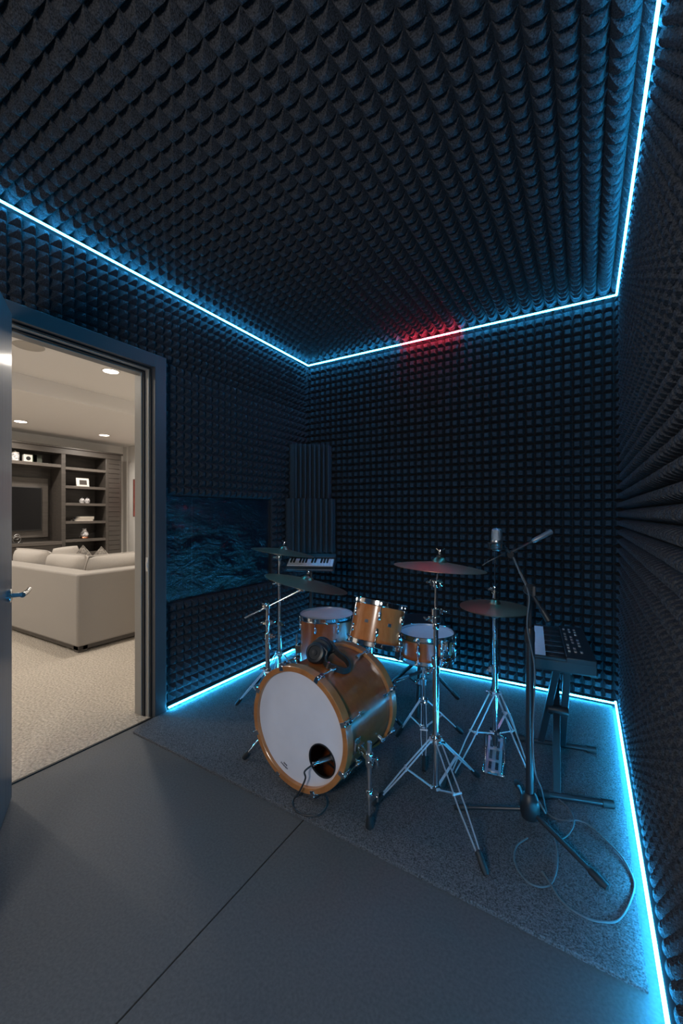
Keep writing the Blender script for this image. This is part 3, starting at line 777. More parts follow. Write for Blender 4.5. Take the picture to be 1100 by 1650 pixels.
MB().lathe([(.157, 0), (.125, -.006), (.086, -.011), (.047, -.016), (.027, -.019), (.022, -.027), (.012, -.033), (.006, -.034), (.006, -.0325), (.012, -.0315), (.022, -.0255), (.027, -.0175), (.047, -.0145), (.086, -.0095), (.125, -.0045), (.157, .0012)], hc + V((0, 0, -.006)), (.02, -.02, 1), 96, True).build('cymbal_plate', M['bronze'], o)

# ------------------------------------------------------------------ microphone stand
mcp = V((at(853, 1100, 1.5).x, at(853, 1100, 1.5).y, 0))
t = thing('microphone_stand', 'tall black boom microphone stand between hi-hat and keyboard', 'microphone stand', (mcp.x, mcp.y, RZ))
mb = MB(); mb.lathe([(.001, .055), (.016, .052), (.028, .062), (.034, .085), (.034, .115), (.027, .140), (.017, .152), (.001, .152)], mcp, (0, 0, 1), 24)
mb.build('base_hub', M['plastic'], t)
MB().cyl(mcp + V((0, 0, .10)), mcp + V((0, 0, .735)), .0135, 22).build('lower_tube', M['blackmetal'], t)
pt = V((mcp.x, mcp.y, .905))
MB().cyl(mcp + V((0, 0, .72)), pt, .0085, 16).build('upper_tube', M['blackmetal'], t)
mb = MB(); mb.lathe([(.001, .705), (.017, .705), (.018, .712), (.018, .745), (.014, .760), (.001, .760)], mcp, (0, 0, 1), 20); mb.build('height_clutch', M['plastic'], t)
for f in (fl(972, 1432, RZ), fl(737, 1306, RZ), fl(832, 1266, RZ)):
    d = (V((f.x, f.y, 0)) - mcp).normalized(); a = mcp + d * .024 + V((0, 0, .085)); e = V((f.x, f.y, RZ + .014))
    lg = MB().tube([a, e], .0080, 14).build('leg', M['blackmetal'], t)
    dd = (e - a).normalized()
    MB().tube([e - dd * .045, e - dd * .040, e - dd * .005, e + dd * .012], [.009, .0115, .0125, .009], 14).build('rubber_foot', M['rubber'], lg)
ba, bb = at(884, 1000, 1.46), at(824, 894, 1.53)
ba = pt + (ba - pt); 
mb = MB(); mb.tube([ba, pt + V((.0, -.016, .0)), bb], .0058, 12); bo = mb.build('boom_arm', M['blackmetal'], t)
MB().tube([ba, ba.lerp(pt, .40)], [.0125, .0105], 14).build('counterweight', M['plastic'], bo)
mb = MB(); mb.lathe([(.001, -.012), (.020, -.012), (.022, -.006), (.022, .006), (.020, .012), (.001, .012)], pt + V((0, -.012, 0)), V((.4, -1, 0)), 20); mb.cyl(pt + V((0, 0, 0)), pt + V((.02, -.05, 0)), .005, 8); mb.box(pt + V((.02, -.05, 0)), (.010, .010, .034)); mb.build('boom_swivel', M['plastic'], t, bevel=.001)
mb = MB(); mb.lathe([(.001, -.010), (.013, -.010), (.014, 0), (.013, .010), (.001, .010)], bb, V((-.3, -1, .2)), 16); mb.tube([bb, at(815, 884, 1.53)], .006, 10); mb.build('boom_tip', M['plastic'], t)
# large condenser microphone with a shock mount
mp = at(800, 870, 1.53)
o = thing('condenser_microphone', 'silver side-address microphone above the hi-hat, at the boom tip', 'microphone', at(802, 888, 1.53), 'microphones on the boom')
mb = MB(); mb.lathe([(.001, .044), (.012, .043), (.018, .038), (.0195, .024), (.0195, -.004), (.001, -.004)], mp, (0, 0, 1), 24); mb.build('grille', M['mesh'], o)
mb = MB(); mb.lathe([(.0200, .000), (.0212, -.003), (.0212, -.010), (.0195, -.013), (.0190, -.034), (.014, -.041), (.001, -.042)], mp, (0, 0, 1), 24); mb.build('body', M['satin'], o)
mb = MB()
for z in (-.012, -.032):
    ring = [mp + V((math.cos(q) * .030, math.sin(q) * .030, z)) for q in [2 * PI * i / 24 for i in range(25)]]
    mb.tube(ring, .0028, 8, cap=False)
for k in range(4):
    q = R(45 + 90 * k); d = V((math.cos(q), math.sin(q), 0)); mb.tube([mp + d * .020 + V((0, 0, -.012)), mp + d * .030 + V((0, 0, -.032))], .0016, 6); mb.tube([mp + d * .030 + V((0, 0, -.012)), mp + d * .030 + V((0, 0, -.032))], .0026, 6)
mb.tube([mp + V((.030 * cs, .030 * sn, -.032)), at(815, 884, 1.53)], .005, 8)
mb.build('shock_mount', M['plastic'], o)
# slim pencil microphone
pa, pb = at(826, 889, 1.53), at(889, 856, 1.50)
o = thing('pencil_microphone', 'slim grey microphone pointing up and away from the boom tip', 'microphone', pa, 'microphones on the boom')
dd = (pb - pa)
MB().tube([pa, pa + dd * .55], [.0035, .0048], 12).build('neck', M['blackmetal'], o)
mb = MB(); mb.tube([pa + dd * .50, pa + dd * .54, pa + dd * .96, pb], [.006, .0092, .0098, .0088], 18); mb.build('body', M['micgrey'], o)
MB().tube([pa - dd * .04, pa + dd * .10], .0085, 12).build('clip', M['plastic'], o)
# cables
o = MB().tube(smooth_path([at(810, 892, 1.53), at(800, 898, 1.53), at(788, 904, 1.54), at(777, 911, 1.55)]), .0022, 8).build('microphone_cable', M['cableblack'], loc=bb)
tag(o, 'short thin cable stub hanging from the silver microphone', 'cable')
zc = RZ + .004
pts = [at(826, 896, 1.52), at(838, 925, 1.50), at(852, 960, 1.475), at(849, 1010, 1.48), at(861, 1080, 1.485), at(858, 1180, 1.485), at(861, 1240, 1.48), at(872, 1272, 1.48)] + [fl(x, y, zc) for x, y in ((880, 1309), (888, 1340), (896, 1366), (898, 1392), (893, 1414), (884, 1427), (868, 1429), (850, 1421), (833, 1400), (828, 1380), (833, 1362), (850, 1350))]
for i, dz in ((9, .010), (10, .006)): pts[i] = pts[i] + V((0, 0, dz))
o = MB().tube(smooth_path(pts), .0028, 8).build('microphone_cable', M['cable'], loc=pts[8])
tag(o, 'thin grey cable running down the microphone stand and looping beside its front leg', 'cable')
k2 = [(870, 1283), (866, 1290), (880, 1308), (895, 1319), (914, 1322), (931, 1322), (951, 1331), (976, 1354), (1001, 1380), (1016, 1406), (1022, 1426), (1017, 1448), (1006, 1471), (993, 1484), (974, 1486), (947, 1480), (918, 1464), (901, 1447), (890, 1430), (880, 1414), (873, 1404)]
o = MB().tube(smooth_path([mcp + V((.030, -.006, .135)), mcp + V((.052, -.006, .10))] + [fl(x, y, zc + .001) for x, y in k2[1:]]), .0030, 8).build('floor_cable', M['cable'], loc=fl(976, 1354))
tag(o, 'long blue-lit cable curving wide across the rug close to the LED strip', 'cable')
k3 = [(892, 1281), (912, 1298), (923, 1315), (923, 1332), (914, 1346), (904, 1352)]
o = MB().tube(smooth_path([fl(x, y, zc + .006) for x, y in k3]), .0026, 8).build('floor_cable', M['cable'], loc=fl(912, 1298))
tag(o, 'short arc of cable on the rug behind the front leg of the microphone stand', 'cable')
# kick drum microphone and its cable
km = bc + bu * .118 + V((0, 0, -.108)) + bax * .045
o = thing('kick_microphone', 'small silver microphone inside the port hole of the bass drum', 'microphone', km)
kd = V((.55, .80, .10)).normalized()
mb = MB(); mb.tube([km - kd * .030, km + kd * .02, km + kd * .026, km + kd * .055, km + kd * .062], [.010, .012, .019, .021, .014], 20); mb.build('body', M['satin'], o)
MB().tube([km + V((.0, .012, -.018)), km + V((.02, .06, -.075)), km + V((.03, .10, -.118))], .004, 8).build('holder', M['plastic'], o)
mb = MB(); mb.tube([km - kd * .055, km - kd * .028], .0085, 14); mb.build('plug', M['chrome'], o)
kp = [km - kd * .05, km - kd * .075 + V((-.004, -.02, -.012)), bpt(0, 0, 0) + bu * .072 - bax * .030 + V((0, 0, -.165)), bpt(0, 0, 0) + bu * .040 - bax * .034 + V((0, 0, -.232))]
kp += [fl(x, y, zc) for x, y in ((474, 1286), (471, 1297), (479, 1309), (497, 1314), (514, 1313), (525, 1302), (527, 1290), (523, 1281))]
o = MB().tube(smooth_path(kp), .0036, 8).build('microphone_cable', M['cableblack'], loc=fl(497, 1314))
tag(o, 'black cable from the bass drum port hole, looping on the rug edge', 'cable')

# ------------------------------------------------------------------ headphones on the bass drum
e1 = at(517, 1051, 1.80)
o = thing('headphones', 'black closed headphones resting on top of the bass drum', 'headphones', bpt(.2385, 2, .17))
fa = V((.16, -.90, .40)).normalized()
def cup(c, a, lab=None):
    mb = MB(); mb.lathe([(.001, .020), (.012, .021), (.013, .017), (.028, .017), (.030, .021), (.040, .018), (.045, .010), (.046, -.006), (.042, -.012), (.001, -.012)], c, a, 36)
    h = mb.build('ear_cup', M['plastic'], o)
    mb = MB(); mb.lathe([(.020, -.012), (.046, -.011), (.049, -.020), (.046, -.024), (.034, -.034), (.022, -.024)], c, a, 36, True); mb.build('ear_pad', M['rubber'], h)
ct = bpt(.2385 + .043, 1, .125)
cup(ct, fa)
c2_ = ct + V((-.012, .072, .006))
cup(c2_, V((-fa.x * .6, -fa.y, .25)).normalized())
hb_ = [ct + fa * .006 + V((.044, .012, -.012)), bpt(.2385 + .017, 14, .120), bpt(.2385 + .017, 24, .132), bpt(.2385 + .017, 31, .160), bpt(.2385 + .018, 31, .200), bpt(.2385 + .020, 22, .225), bpt(.2385 + .028, 12, .222), c2_ + V((.040, .016, .004))]
hbp = smooth_path(hb_, 6)
mb2 = MB()
for i in range(len(hbp) - 1):
    d_ = (hbp[i + 1] - hbp[i]); mb2.bar(hbp[i] - d_ * .1, hbp[i + 1] + d_ * .1, .026, .010, side=bpt(1, 15, 0) - bc)
mb2.build('headband', M['rubber'], o, bevel=.001)
for k, (c_, e_) in enumerate(((ct, hbp[3]), (c2_, hbp[-4]))):
    mb = MB(); mb.tube([c_ + V((.030, .01, .028)), c_ + V((.050, .012, .012)), e_], .006, 10); mb.tube([c_ + V((.030, .01, -.028)), c_ + V((.050, .012, -.016)), e_], .006, 10)
    mb.build('yoke', M['plastic'], o)
mb = MB(); p_ = bpt(.2385 + .017, 17, .119); mb.bar(p_ - (hbp[8] - hbp[7]).normalized() * .004, p_ + (hbp[8] - hbp[7]).normalized() * .004, .028, .013, side=bpt(1, 15, 0) - bc); mb.build('size_slider', M['satin'], o)

# ------------------------------------------------------------------ keyboards
def keyboard_keys(mbw, mbb, o, L, a, n, nv, nwhite, klen, up=.006, bw=.58):
    """o: front edge start of the keys, L along the keys row, a away from the player, n up"""
    L, a, n = V(L), V(a), V(n); w = L.length / nwhite; l = L.normalized(); a = a.normalized(); Mx = Matrix((l, a, n)).transposed()
    for i in range(nwhite):
        mbw.box(V(o) + l * (w * (i + .5)) + a * (klen / 2) + n * (up / 2), (w * .93, klen, up), Mx)
        if i % 7 not in (2, 6) and i < nwhite - 1:
            mbb.box(V(o) + l * (w * (i + 1)) + a * (klen * .68) + n * (up + .003), (w * bw, klen * .64, .010), Mx)

# right: long axis into the room's depth, player on the hi-hat side
k0 = V((-.190, 1.975, .557)); la = V((-.055, .54, 0)); lh = la.normalized(); aw = V((lh.y, -lh.x, 0))
kl, kw = .56, .235
t = thing('keyboard', 'black synthesizer keyboard on an X-shaped stand beside the microphone stand', 'keyboard', k0 + lh * (kl / 2) + aw * (kw / 2) - V((0, 0, .060)))
Mk = Matrix((lh, aw, V((0, 0, 1)))).transposed()
mb = MB(); mb.box(k0 + lh * (kl / 2) + aw * (kw / 2) + V((0, 0, -.034)), (kl, kw, .046), Mk)
mb.box(k0 + lh * (kl / 2) + aw * (kw * .76) + V((0, 0, -.004)), (kl, kw * .48, .022), Mk)
for q in (.010, kl - .010): mb.box(k0 + lh * q + aw * (kw * .27) + V((0, 0, -.006)), (.018, kw * .54, .012), Mk)
body = mb.build('body', M['plastic'], t, bevel=.003)
mw, mbk = MB(), MB(); keyboard_keys(mw, mbk, k0 + lh * .004 + aw * .002 + V((0, 0, -.010)), lh * (kl - .006), aw, V((0, 0, 1)), None, 22, .118, .006, .80)
mw.build('white_keys', M['keywhite'], t, bevel=.001); mbk.build('black_keys', M['keyblack'], t, bevel=.001)
mb = MB()
for i in range(9):
    for j in range(3):
        if (i + j) % 4 == 3: continue
        mb.box(k0 + lh * (.10 + i * .048) + aw * (kw * .60 + j * .024) + V((0, 0, .0085)), (.020, .010, .005), Mk)
mb.build('panel_buttons', M['satin'], t, bevel=.001)
mb = MB(); mb.box(k0 + lh * .27 + aw * (kw * .53) + V((0, 0, .0075)), (.50, .003, .002), Mk); mb.build('panel_line', M['satin'], t)
# X stand
ks = thing('keyboard_stand', 'black X-shaped keyboard stand with two floor bars behind the microphone stand', 'keyboard stand', (-.06, 2.16, RZ))
fa_, fb_ = fl(868, 1278, RZ + .014), fl(986, 1296, RZ + .014)
ga_, gb_ = fl(832, 1188, RZ + .014), fl(958, 1209, RZ + .014)
def floor_bar(a, b):
    o = MB().tube([a, b], .013, 14).build('floor_bar', M['blackmetal'], ks)
    d = (b - a).normalized()
    for e, s_ in ((a, 1), (b, -1)):
        MB().tube([e - d * s_ * .004, e + d * s_ * .036], .0165, 14).build('end_cap', M['rubber'], o)
floor_bar(fa_, fb_); floor_bar(ga_, gb_)
ztop = k0.z - .060 - .012
def xmid(a, b, q): return a.lerp(b, q)
topf = k0 + lh * .07; topb = k0 + lh * .47
tf = [V((p.x, p.y, ztop)) + aw * .005 for p in (topf, topb)]; tfe = [p + aw * .235 for p in tf]
for a, b in zip(tf, tfe):
    o_ = MB().tube([a, b], .011, 14).build('top_rail', M['blackmetal'], ks)
    MB().tube([b - aw * .02, b + aw * .006], .0145, 12).build('end_cap', M['rubber'], o_)
def leg_bar(a, b):
    MB().bar(a, b, .030, .018, side=(1, .15, 0)).build('leg', M['blackmetal'], ks, bevel=.003)
leg_bar(fa_.lerp(fb_, .25), tf[1] + aw * .10)
leg_bar(ga_.lerp(gb_, .32), tf[0] + aw * .085)
leg_bar(ga_.lerp(gb_, .60), tf[0] + aw * .125)
pv = (fa_.lerp(fb_, .25) + tf[1] + aw * .10) / 2
MB().lathe([(.001, -.035), (.022, -.035), (.024, -.03), (.024, .045), (.022, .05), (.001, .05)], pv, (1, .1, 0), 20).build('pivot', M['plastic'], ks)

# left small keyboard in the back corner on a post stand
kc = at(500, 907, 2.78); fwd = V((-cs * .0 + sn, -cs, 0)) * 1.0
l_ = V((cs, sn, 0)); l_ = (l_ + V((.06, -.10, 0))).normalized(); out = V((l_.y, -l_.x, 0))   # out: towards the player side facing the room
tilt = R(22); up = (V((0, 0, 1)) * math.cos(tilt) + out * math.sin(tilt)).normalized(); away = up.cross(l_).normalized()
if away.dot(out) > 0: away = -away
Mk = Matrix((l_, away, up)).transposed()
t = thing('keyboard', 'small keyboard with white keys in the corner, between the two crash cymbals', 'keyboard', kc - V((0, 0, .08)))
kl = .315
mb = MB(); mb.box(kc + away * .035 - up * .026, (kl + .018, .150, .040), Mk); mb.box(kc + away * .085 + up * .002, (kl + .018, .050, .024), Mk)
mb.build('body', M['plastic'], t, bevel=.003)
mw, mbk = MB(), MB(); keyboard_keys(mw, mbk, kc - l_ * (kl / 2) - away * .036 - up * .006, l_ * kl, away, up, None, 15, .095, .007)
mw.build('white_keys', M['keywhite'], t, bevel=.001); mbk.build('black_keys', M['keyblack'], t, bevel=.001)
mb = MB(); mb.box(kc - away * .041 - up * .030, (kl, .004, .004), Mk); mb.build('front_line', M['satin'], t)
pb_ = kc + away * .03
ks2 = thing('keyboard_stand', 'slim post stand under the small keyboard, behind the floor tom', 'keyboard stand', (pb_.x, pb_.y, RZ))
p0 = V((pb_.x, pb_.y, 0))
MB().cyl(p0 + V((0, 0, .06)), p0 + V((0, 0, kc.z - .055)), .0125, 16).build('post', M['blackmetal'], ks2)
mb = MB(); mb.box(kc + away * .035 - up * .053, (.20, .10, .010), Mk); mb.build('tray', M['blackmetal'], ks2, bevel=.002)
tripod(ks2, p0, .22, .08, [p0 + V((-.20, .02, RZ)), p0 + V((.14, .14, RZ)), p0 + V((.08, -.16, RZ))], M['blackmetal'], double=False, w=.018)

# ------------------------------------------------------------------ lounge beyond the doorway
LX, LY, LN = -6.9, 4.155, -1.2
xw = xl - T
MB().span((LX, LN, -.05), (-2.150, LY, 0)).build('lounge_floor', M['carpet'], kind='structure', smooth=0)
MB().span((LX - .1, LN, 0), (LX, LY + .1, 2.6)).build('lounge_wall', M['plaster'], kind='structure', smooth=0)
MB().span((LX, LY, 0), (xw, LY + .1, 2.6)).build('lounge_wall', M['plaster'], kind='structure', smooth=0)
MB().span((LX, LN - .1, 0), (xw, LN, 2.6)).build('lounge_wall', M['plaster'], kind='structure', smooth=0)
mb = MB()
mb.span((xw - .012, LN, 0), (xw, D0 - .004, 2.6)); mb.span((xw - .012, D0 - .004, DZ + .004), (xw, D1 + .004, 2.6)); mb.span((xw - .012, D1 + .004, 0), (xw, LY, 2.6))
mb.build('lounge_wall', M['plaster'], kind='structure', smooth=0)
mb = MB(); mb.span((-4.56, LN, 2.50), (xw, LY, 2.6)); mb.span((LX, LN, 2.345), (-4.56, LY, 2.6))
mb.build('lounge_ceiling', M['ceilp'], kind='structure', smooth=0)
MB().span((LX, LY - .03, 0), (LX + .10, LY, 2.345)).build('trim_3', M['plaster'], kind='structure', smooth=0)
MB().span((LX, LY - .014, 0), (xw, LY, .10)).build('lounge_baseboard', M['white'], kind='structure', smooth=0)

# downlights
def downlight(x, y, z, lab):
    t = thing('recessed_downlight', lab, 'ceiling light', (x, y, z), 'recessed downlights in the lounge ceiling')
    MB().lathe([(.078, 0), (.078, -.004), (.066, -.006), (.062, -.002), (.062, 0)], (x, y, z), (0, 0, 1), 32, True).build('trim_ring', M['white'], t)
    MB().lathe([(.0005, -.003), (.062, -.003), (.062, -.001), (.0005, -.001)], (x, y, z), (0, 0, 1), 32).build('lens', M['lampglow'], t)
def spot(x, y, z, e, ang=172):
    L = bpy.data.lights.new('downlight_beam', 'SPOT'); L.energy = e; L.color = (1, .91, .80); L.spot_size = R(ang); L.spot_blend = .8; L.shadow_soft_size = .055
    o = bpy.data.objects.new('downlight_beam', L); COL.objects.link(o); o.location = (x, y, z - .02)
DLW = 43
downlight(-3.76, 2.13, 2.50, 'large bright round downlight just inside the doorway')
downlight(-6.10, 2.32, 2.345, 'round downlight in front of the television, beside the door edge')
downlight(-6.10, 3.36, 2.345, 'round downlight in front of the open shelves')
for x, y, z in ((-3.76, 2.13, 2.5), (-6.1, 2.32, 2.345), (-6.1, 3.36, 2.345), (-6.1, 1.25, 2.345), (-6.1, .2, 2.345), (-3.76, .75, 2.5), (-3.76, 3.5, 2.5), (-3.76, -.6, 2.5)):
    spot(x, y, z, DLW)
o = MB().lathe([(.0005, -.003), (.095, -.003), (.10, -.006), (.105, -.003), (.105, 0), (.0005, 0)], (-3.75, 1.48, 2.5), (0, 0, 1), 40).build('ceiling_speaker', mat('beige_speaker_grille', (.46, .43, .39), .8, bump=.4, bscale=400), loc=(-3.75, 1.48, 2.5))
tag(o, 'round flush ceiling speaker grille above the sofa', 'speaker')

# sofa: L-shape seen from behind its corner
SXc, SYc, SH = -3.66, 1.79, .668
t = thing('sectional_sofa', 'L-shaped greige linen sofa seen from behind through the doorway', 'sofa', (SXc - .6, SYc + .6, 0))
ol = [(SXc - 2.3, SYc), (SXc, SYc), (SXc, 3.75), (SXc - .20, 3.75), (SXc - .20, SYc + .20), (SXc - 2.3, SYc + .20)]
mb = MB(); mb.add([(x, y, .055) for x, y in ol] + [(x, y, SH) for x, y in ol], [(0, 1, 2, 3, 4, 5), (6, 7, 8, 9, 10, 11)] + [(i, (i + 1) % 6, (i + 1) % 6 + 6, i + 6) for i in range(6)])
mb.build('back_panel', M['sofa'], t, bevel=.018, seg=3)
mb = MB(); mb.span((SXc - 2.3, SYc + .20, .055), (SXc - .20, SYc + .95, .27)); mb.span((SXc - .95, SYc + .95, .055), (SXc - .20, 3.75, .27)); mb.build('seat_base', M['sofa'], t, bevel=.012)
for a, b in (((SXc - 2.28, SYc + .21), (SXc - 1.25, SYc + .98)), ((SXc - 1.23, SYc + .21), (SXc - .21, SYc + .98)), ((SXc - .98, SYc + 1.0), (SXc - .21, 3.73))):
    mb = MB(); mb.span((a[0], a[1], .27), (b[0], b[1], .43)); mb.build('seat_cushion', M['sofacush'], t, bevel=.04, seg=4)
for x, y in ((SXc - .06, SYc + .06), (SXc - 2.2, SYc + .06), (SXc - .06, 3.66)):
    mb = MB(); mb.box((x, y, .0275), (.08, .08, .055)); mb.build('foot', M['oak'], t, bevel=.004)
mb = MB(); mb.span((SXc - 2.27, SYc + .02, .02), (SXc - .02, SYc + .06, .056)); mb.span((SXc - .06, SYc + .06, .02), (SXc - .02, 3.72, .056)); mb.build('plinth', M['oak'], t)

def pillow(name, lab, c, l, up, nrm, sz, m, group=None, seed=0, cat='cushion', piping=False):
    """soft pillow: l, up in its plane, nrm its thickness"""
    rnd = random.Random(seed); l, up, nrm = V(l).normalized(), V(up).normalized(), V(nrm).normalized()
    t = MB(); n = 20; vs = []; fs = []
    ph = [rnd.uniform(0, 6) for _ in range(4)]
    for side in (1, -1):
        for i in range(n + 1):
            for j in range(n + 1):
                x = -1 + 2 * i / n; y = -1 + 2 * j / n
                th = (max(0, 1 - abs(x) ** 3.2) ** .5) * (max(0, 1 - abs(y) ** 3.2) ** .5)
                wob = 1 + .09 * math.sin(3 * x + ph[0]) * math.cos(2.4 * y + ph[1])
                px = x * (1 - .05 * y * y) ; py = y * (1 - .06 * x * x)
                sag = -.03 * (1 - x * x) * (1 if y > 0 else 0) * y
                vs.append(V(c) + l * (px * sz[0] / 2) + up * ((py + sag) * sz[1] / 2) + nrm * (side * th * wob * sz[2] / 2))
    K = (n + 1) ** 2
    for s_ in range(2):
        for i in range(n):
            for j in range(n):
                a = s_ * K + i * (n + 1) + j
                fs.append((a, a + n + 1, a + n + 2, a + 1))
    def ring():
        r = [i * (n + 1) for i in range(n + 1)] + [n * (n + 1) + j for j in range(1, n + 1)] + [i * (n + 1) + n for i in range(n - 1, -1, -1)] + [j for j in range(n - 1, 0, -1)]
        return r
    rg = ring()
    for i in range(len(rg)):
        a, b = rg[i], rg[(i + 1) % len(rg)]; fs.append((a, b, b + K, a + K))
    t.add(vs, fs)
    o = t.build(name, m, loc=c, smooth=60)
    tag(o, lab, cat, group)
    if piping:
        MB().tube([V(vs[i]) for i in rg] + [V(vs[rg[0]])], .006, 6, cap=False).build('piping', m, o)
    return o
G = 'loose back cushions of the sofa'
pillow('sofa_cushion', 'plump linen sofa cushion against the door edge', (-5.23, 2.12, .612), (1, .02, 0), (.0, -.16, 1), (0, 1, .16), (.74, .37, .24), M['sofacush'], G, 1, piping=True)
pillow('sofa_cushion', 'plump linen sofa cushion between the door-edge cushion and the sofa corner', (-4.47, 2.12, .608), (1, 0, .02), (.0, -.18, 1), (0, 1, .18), (.74, .36, .24), M['sofacush'], G, 2, piping=True)
pillow('sofa_cushion', 'long linen sofa cushion along the sofa side beside the door jamb', (-3.985, 2.61, .612), (0.0, 1, .0), (.14, 0, 1), (-1, 0, .14), (1.20, .37, .22), M['sofacush'], G, 3, piping=True)
G2 = 'scatter pillows on the sofa'
pillow('scatter_pillow', 'pale scatter pillow leaning behind the middle sofa cushion', (-5.22, 2.44, .625), (.94, .33, .12), (-.34, .05, 1), (-.3, 1, 0), (.36, .36, .13), M['sofacush'], G2, 4, 'pillow')
pillow('scatter_pillow', 'dark patterned scatter pillow with a raised corner, beside the pale pillow', (-4.90, 2.46, .62), (.70, .12, .70), (-.70, -.12, .70), (-.17, .98, 0), (.30, .30, .12), M['pillowdark'], G2, 5, 'pillow', True)
pillow('scatter_pillow', 'dark patterned scatter pillow with a raised corner above the long cushion by the door jamb', (-4.60, 2.50, .615), (.70, .12, .70), (-.70, -.12, .70), (-.17, .98, 0), (.30, .30, .12), M['pillowdark'], G2, 6, 'pillow', True)

# wall unit
UX, UB = -6.55, LX + .005
UY0, UY1 = .9, 3.885
ya, yb2, yc = 3.02, 3.655, 3.885
t = thing('wall_unit', 'dark oak wall unit with television niche and open shelves', 'shelving', (UX - .1, 2.4, 0))
mb = MB()
mb.span((UB, UY0, 0), (UB + .02, UY1, 2.14)); mb.span((UB + .02, UY0, 2.06), (UX, UY1, 2.14))
mb.span((UB + .02, ya - .028, 0), (UX, ya + .028, 2.06)); mb.span((UB + .02, yb2 - .022, 0), (UX, yb2 + .022, 2.06)); mb.span((UB + .02, UY0, 0), (UX, UY0 + .04, 2.06))
mb.span((UB + .02, UY1 - .03, 0), (UX, UY1, 2.06))
mb.build('carcass', M['oak'], t, bevel=.003)
mb = MB(); mb.span((UB, UY0 - .02, 2.14), (UX + .018, UY1 + .02, 2.165)); mb.build('cornice', M['oak'], t, bevel=.004)
for z in (1.854, 1.579, 1.323, 1.052, .778):
    mb = MB(); mb.span((UB + .02, ya + .028, z - .02), (UX - .004, yb2 - .022, z + .02)); mb.build('shelf', M['oaklight'], t, bevel=.002)
mb = MB(); mb.span((UB + .02, UY0 + .04, 1.855), (UX - .004, ya - .028, 1.90)); mb.build('shelf', M['oaklight'], t, bevel=.002)
mb = MB(); mb.span((UB + .02, UY0 + .04, .735), (UX + .02, ya - .028, .78)); mb.build('counter', M['oaklight'], t, bevel=.002)
for a, b in ((UY0 + .04, 1.9), (1.905, ya - .028)):
    mb = MB(); mb.span((UX - .02, a + .004, .08), (UX, b - .004, .73)); mb.build('door', M['oak'], t, bevel=.003)
mb = MB(); mb.span((UX - .02, ya + .03, .08), (UX, yb2 - .024, .60)); mb.build('door', M['oak'], t, bevel=.003)
mb = MB()
n = 26
for i in range(n):
    z0 = .06 + i * (2.0 / n); mb.span((UX - .018, yb2 + .024, z0 + .002), (UX - .001, UY1 - .004, z0 + 2.0 / n - .003))
mb.build('slatted_door', M['oak'], t, bevel=.002)
mb = MB(); zt0, zt1 = .84, 1.70; yy1 = 2.93
mb.span((UB + .02, UY0 + .10, zt0), (UB + .09, yy1, zt1)); mb.build('screen_panel', M['oaklight'], t, bevel=.003)
# television
tv = thing('television', 'black flat television in the niche of the wall unit', 'television', (UB + .10, 2.25, .94))
mb = MB(); mb.span((UB + .092, 1.72, .94), (UB + .125, 2.835, 1.56)); mb.build('housing', M['plastic'], tv, bevel=.004)
mb = MB(); mb.span((UB + .1245, 1.73, .955), (UB + .1265, 2.825, 1.55)); mb.build('screen', M['tv'], tv)
# things on the shelves
def shelf_y(px, x): # where a sight line through a column meets depth x
    return x / -math.tan(YAW + math.atan((550 - px) / FPX)) * 1.0
SX_ = UX - .10
def sy(px): return abs(SX_) / math.tan(YAW + math.atan((550 - px) / FPX))
y = sy(133)
t = thing('photo_frame', 'white photo frame with a small dark picture on the second open shelf', 'photo frame', (SX_, y, 1.599))
Mf = rotz(0) @ Matrix.Rotation(R(-8), 3, 'Y')
mb = MB(); mb.box((SX_, y, 1.599 + .066), (.014, .185, .132), Mf); mb.build('frame', M['white'], t, bevel=.003)
mb = MB(); mb.box((SX_ + .0085, y + .004, 1.599 + .066), (.004, .105, .070), Mf); mb.build('picture', M['oak'], t)
def vase(name, lab, c, prof, m, cat='vase', group=None, neck=None):
    t = thing(name, lab, cat, c, group); MB().lathe(prof, c, (0, 0, 1), 24).build('body', m, t)
    if neck: MB().lathe(neck[0], c, (0, 0, 1), 24).build('lid', neck[1], t)
jar = [(.001, 0), (.026, 0), (.034, .015), (.036, .045), (.028, .068), (.018, .074), (.001, .074)]
lid = ([(.0185, .074), (.024, .078), (.020, .090), (.006, .097), (.007, .105), (.001, .108)], M['plastic'])
vase('ceramic_jar', 'small pale lidded jar on the third open shelf, beside the television', (SX_, sy(132), 1.343), jar, M['pattern'], 'jar', 'jars on the third shelf', lid)
vase('ceramic_jar', 'small pale lidded jar on the third open shelf, beside the slatted door', (SX_ + .01, sy(140), 1.343), jar, M['pattern'], 'jar', 'jars on the third shelf', lid)
for i, (lab, dy, dz, L, m_) in enumerate((('cream book at the bottom of the stack on the fourth shelf', -.012, 0, .25, M['white']), ('grey book in the middle of the stack on the fourth shelf', 0.006, .024, .24, M['sofacush']), ('cream book on top of the stack on the fourth shelf', .018, .046, .215, M['white']))):
    c = (SX_, sy(136) + dy - .02, 1.072 + dz)
    t = thing('book', lab, 'book', c, 'stacked books on the fourth shelf')
    mb = MB(); mb.box((c[0], c[1], c[2] + .0015), (.16, L, .003)); mb.box((c[0], c[1], c[2] + .0215 - (.002 if i else 0)), (.16, L, .003)); mb.box((c[0] - .078, c[1], c[2] + .0115), (.004, L, .02)); mb.build('cover', m_, t)
    mb = MB(); mb.box((c[0] + .002, c[1], c[2] + .0112), (.148, L - .012, .0165)); mb.build('pages', M['paper'], t)
t = thing('ornament', 'small dark ornament at the end of the book stack on the fourth shelf', 'ornament', (SX_, sy(121), 1.072))
MB().lathe([(.001, 0), (.03, 0), (.032, .01), (.015, .03), (.02, .05), (.008, .062), (.001, .064)], (SX_, sy(121), 1.072), (0, 0, 1), 20).build('body', M['plastic'], t)
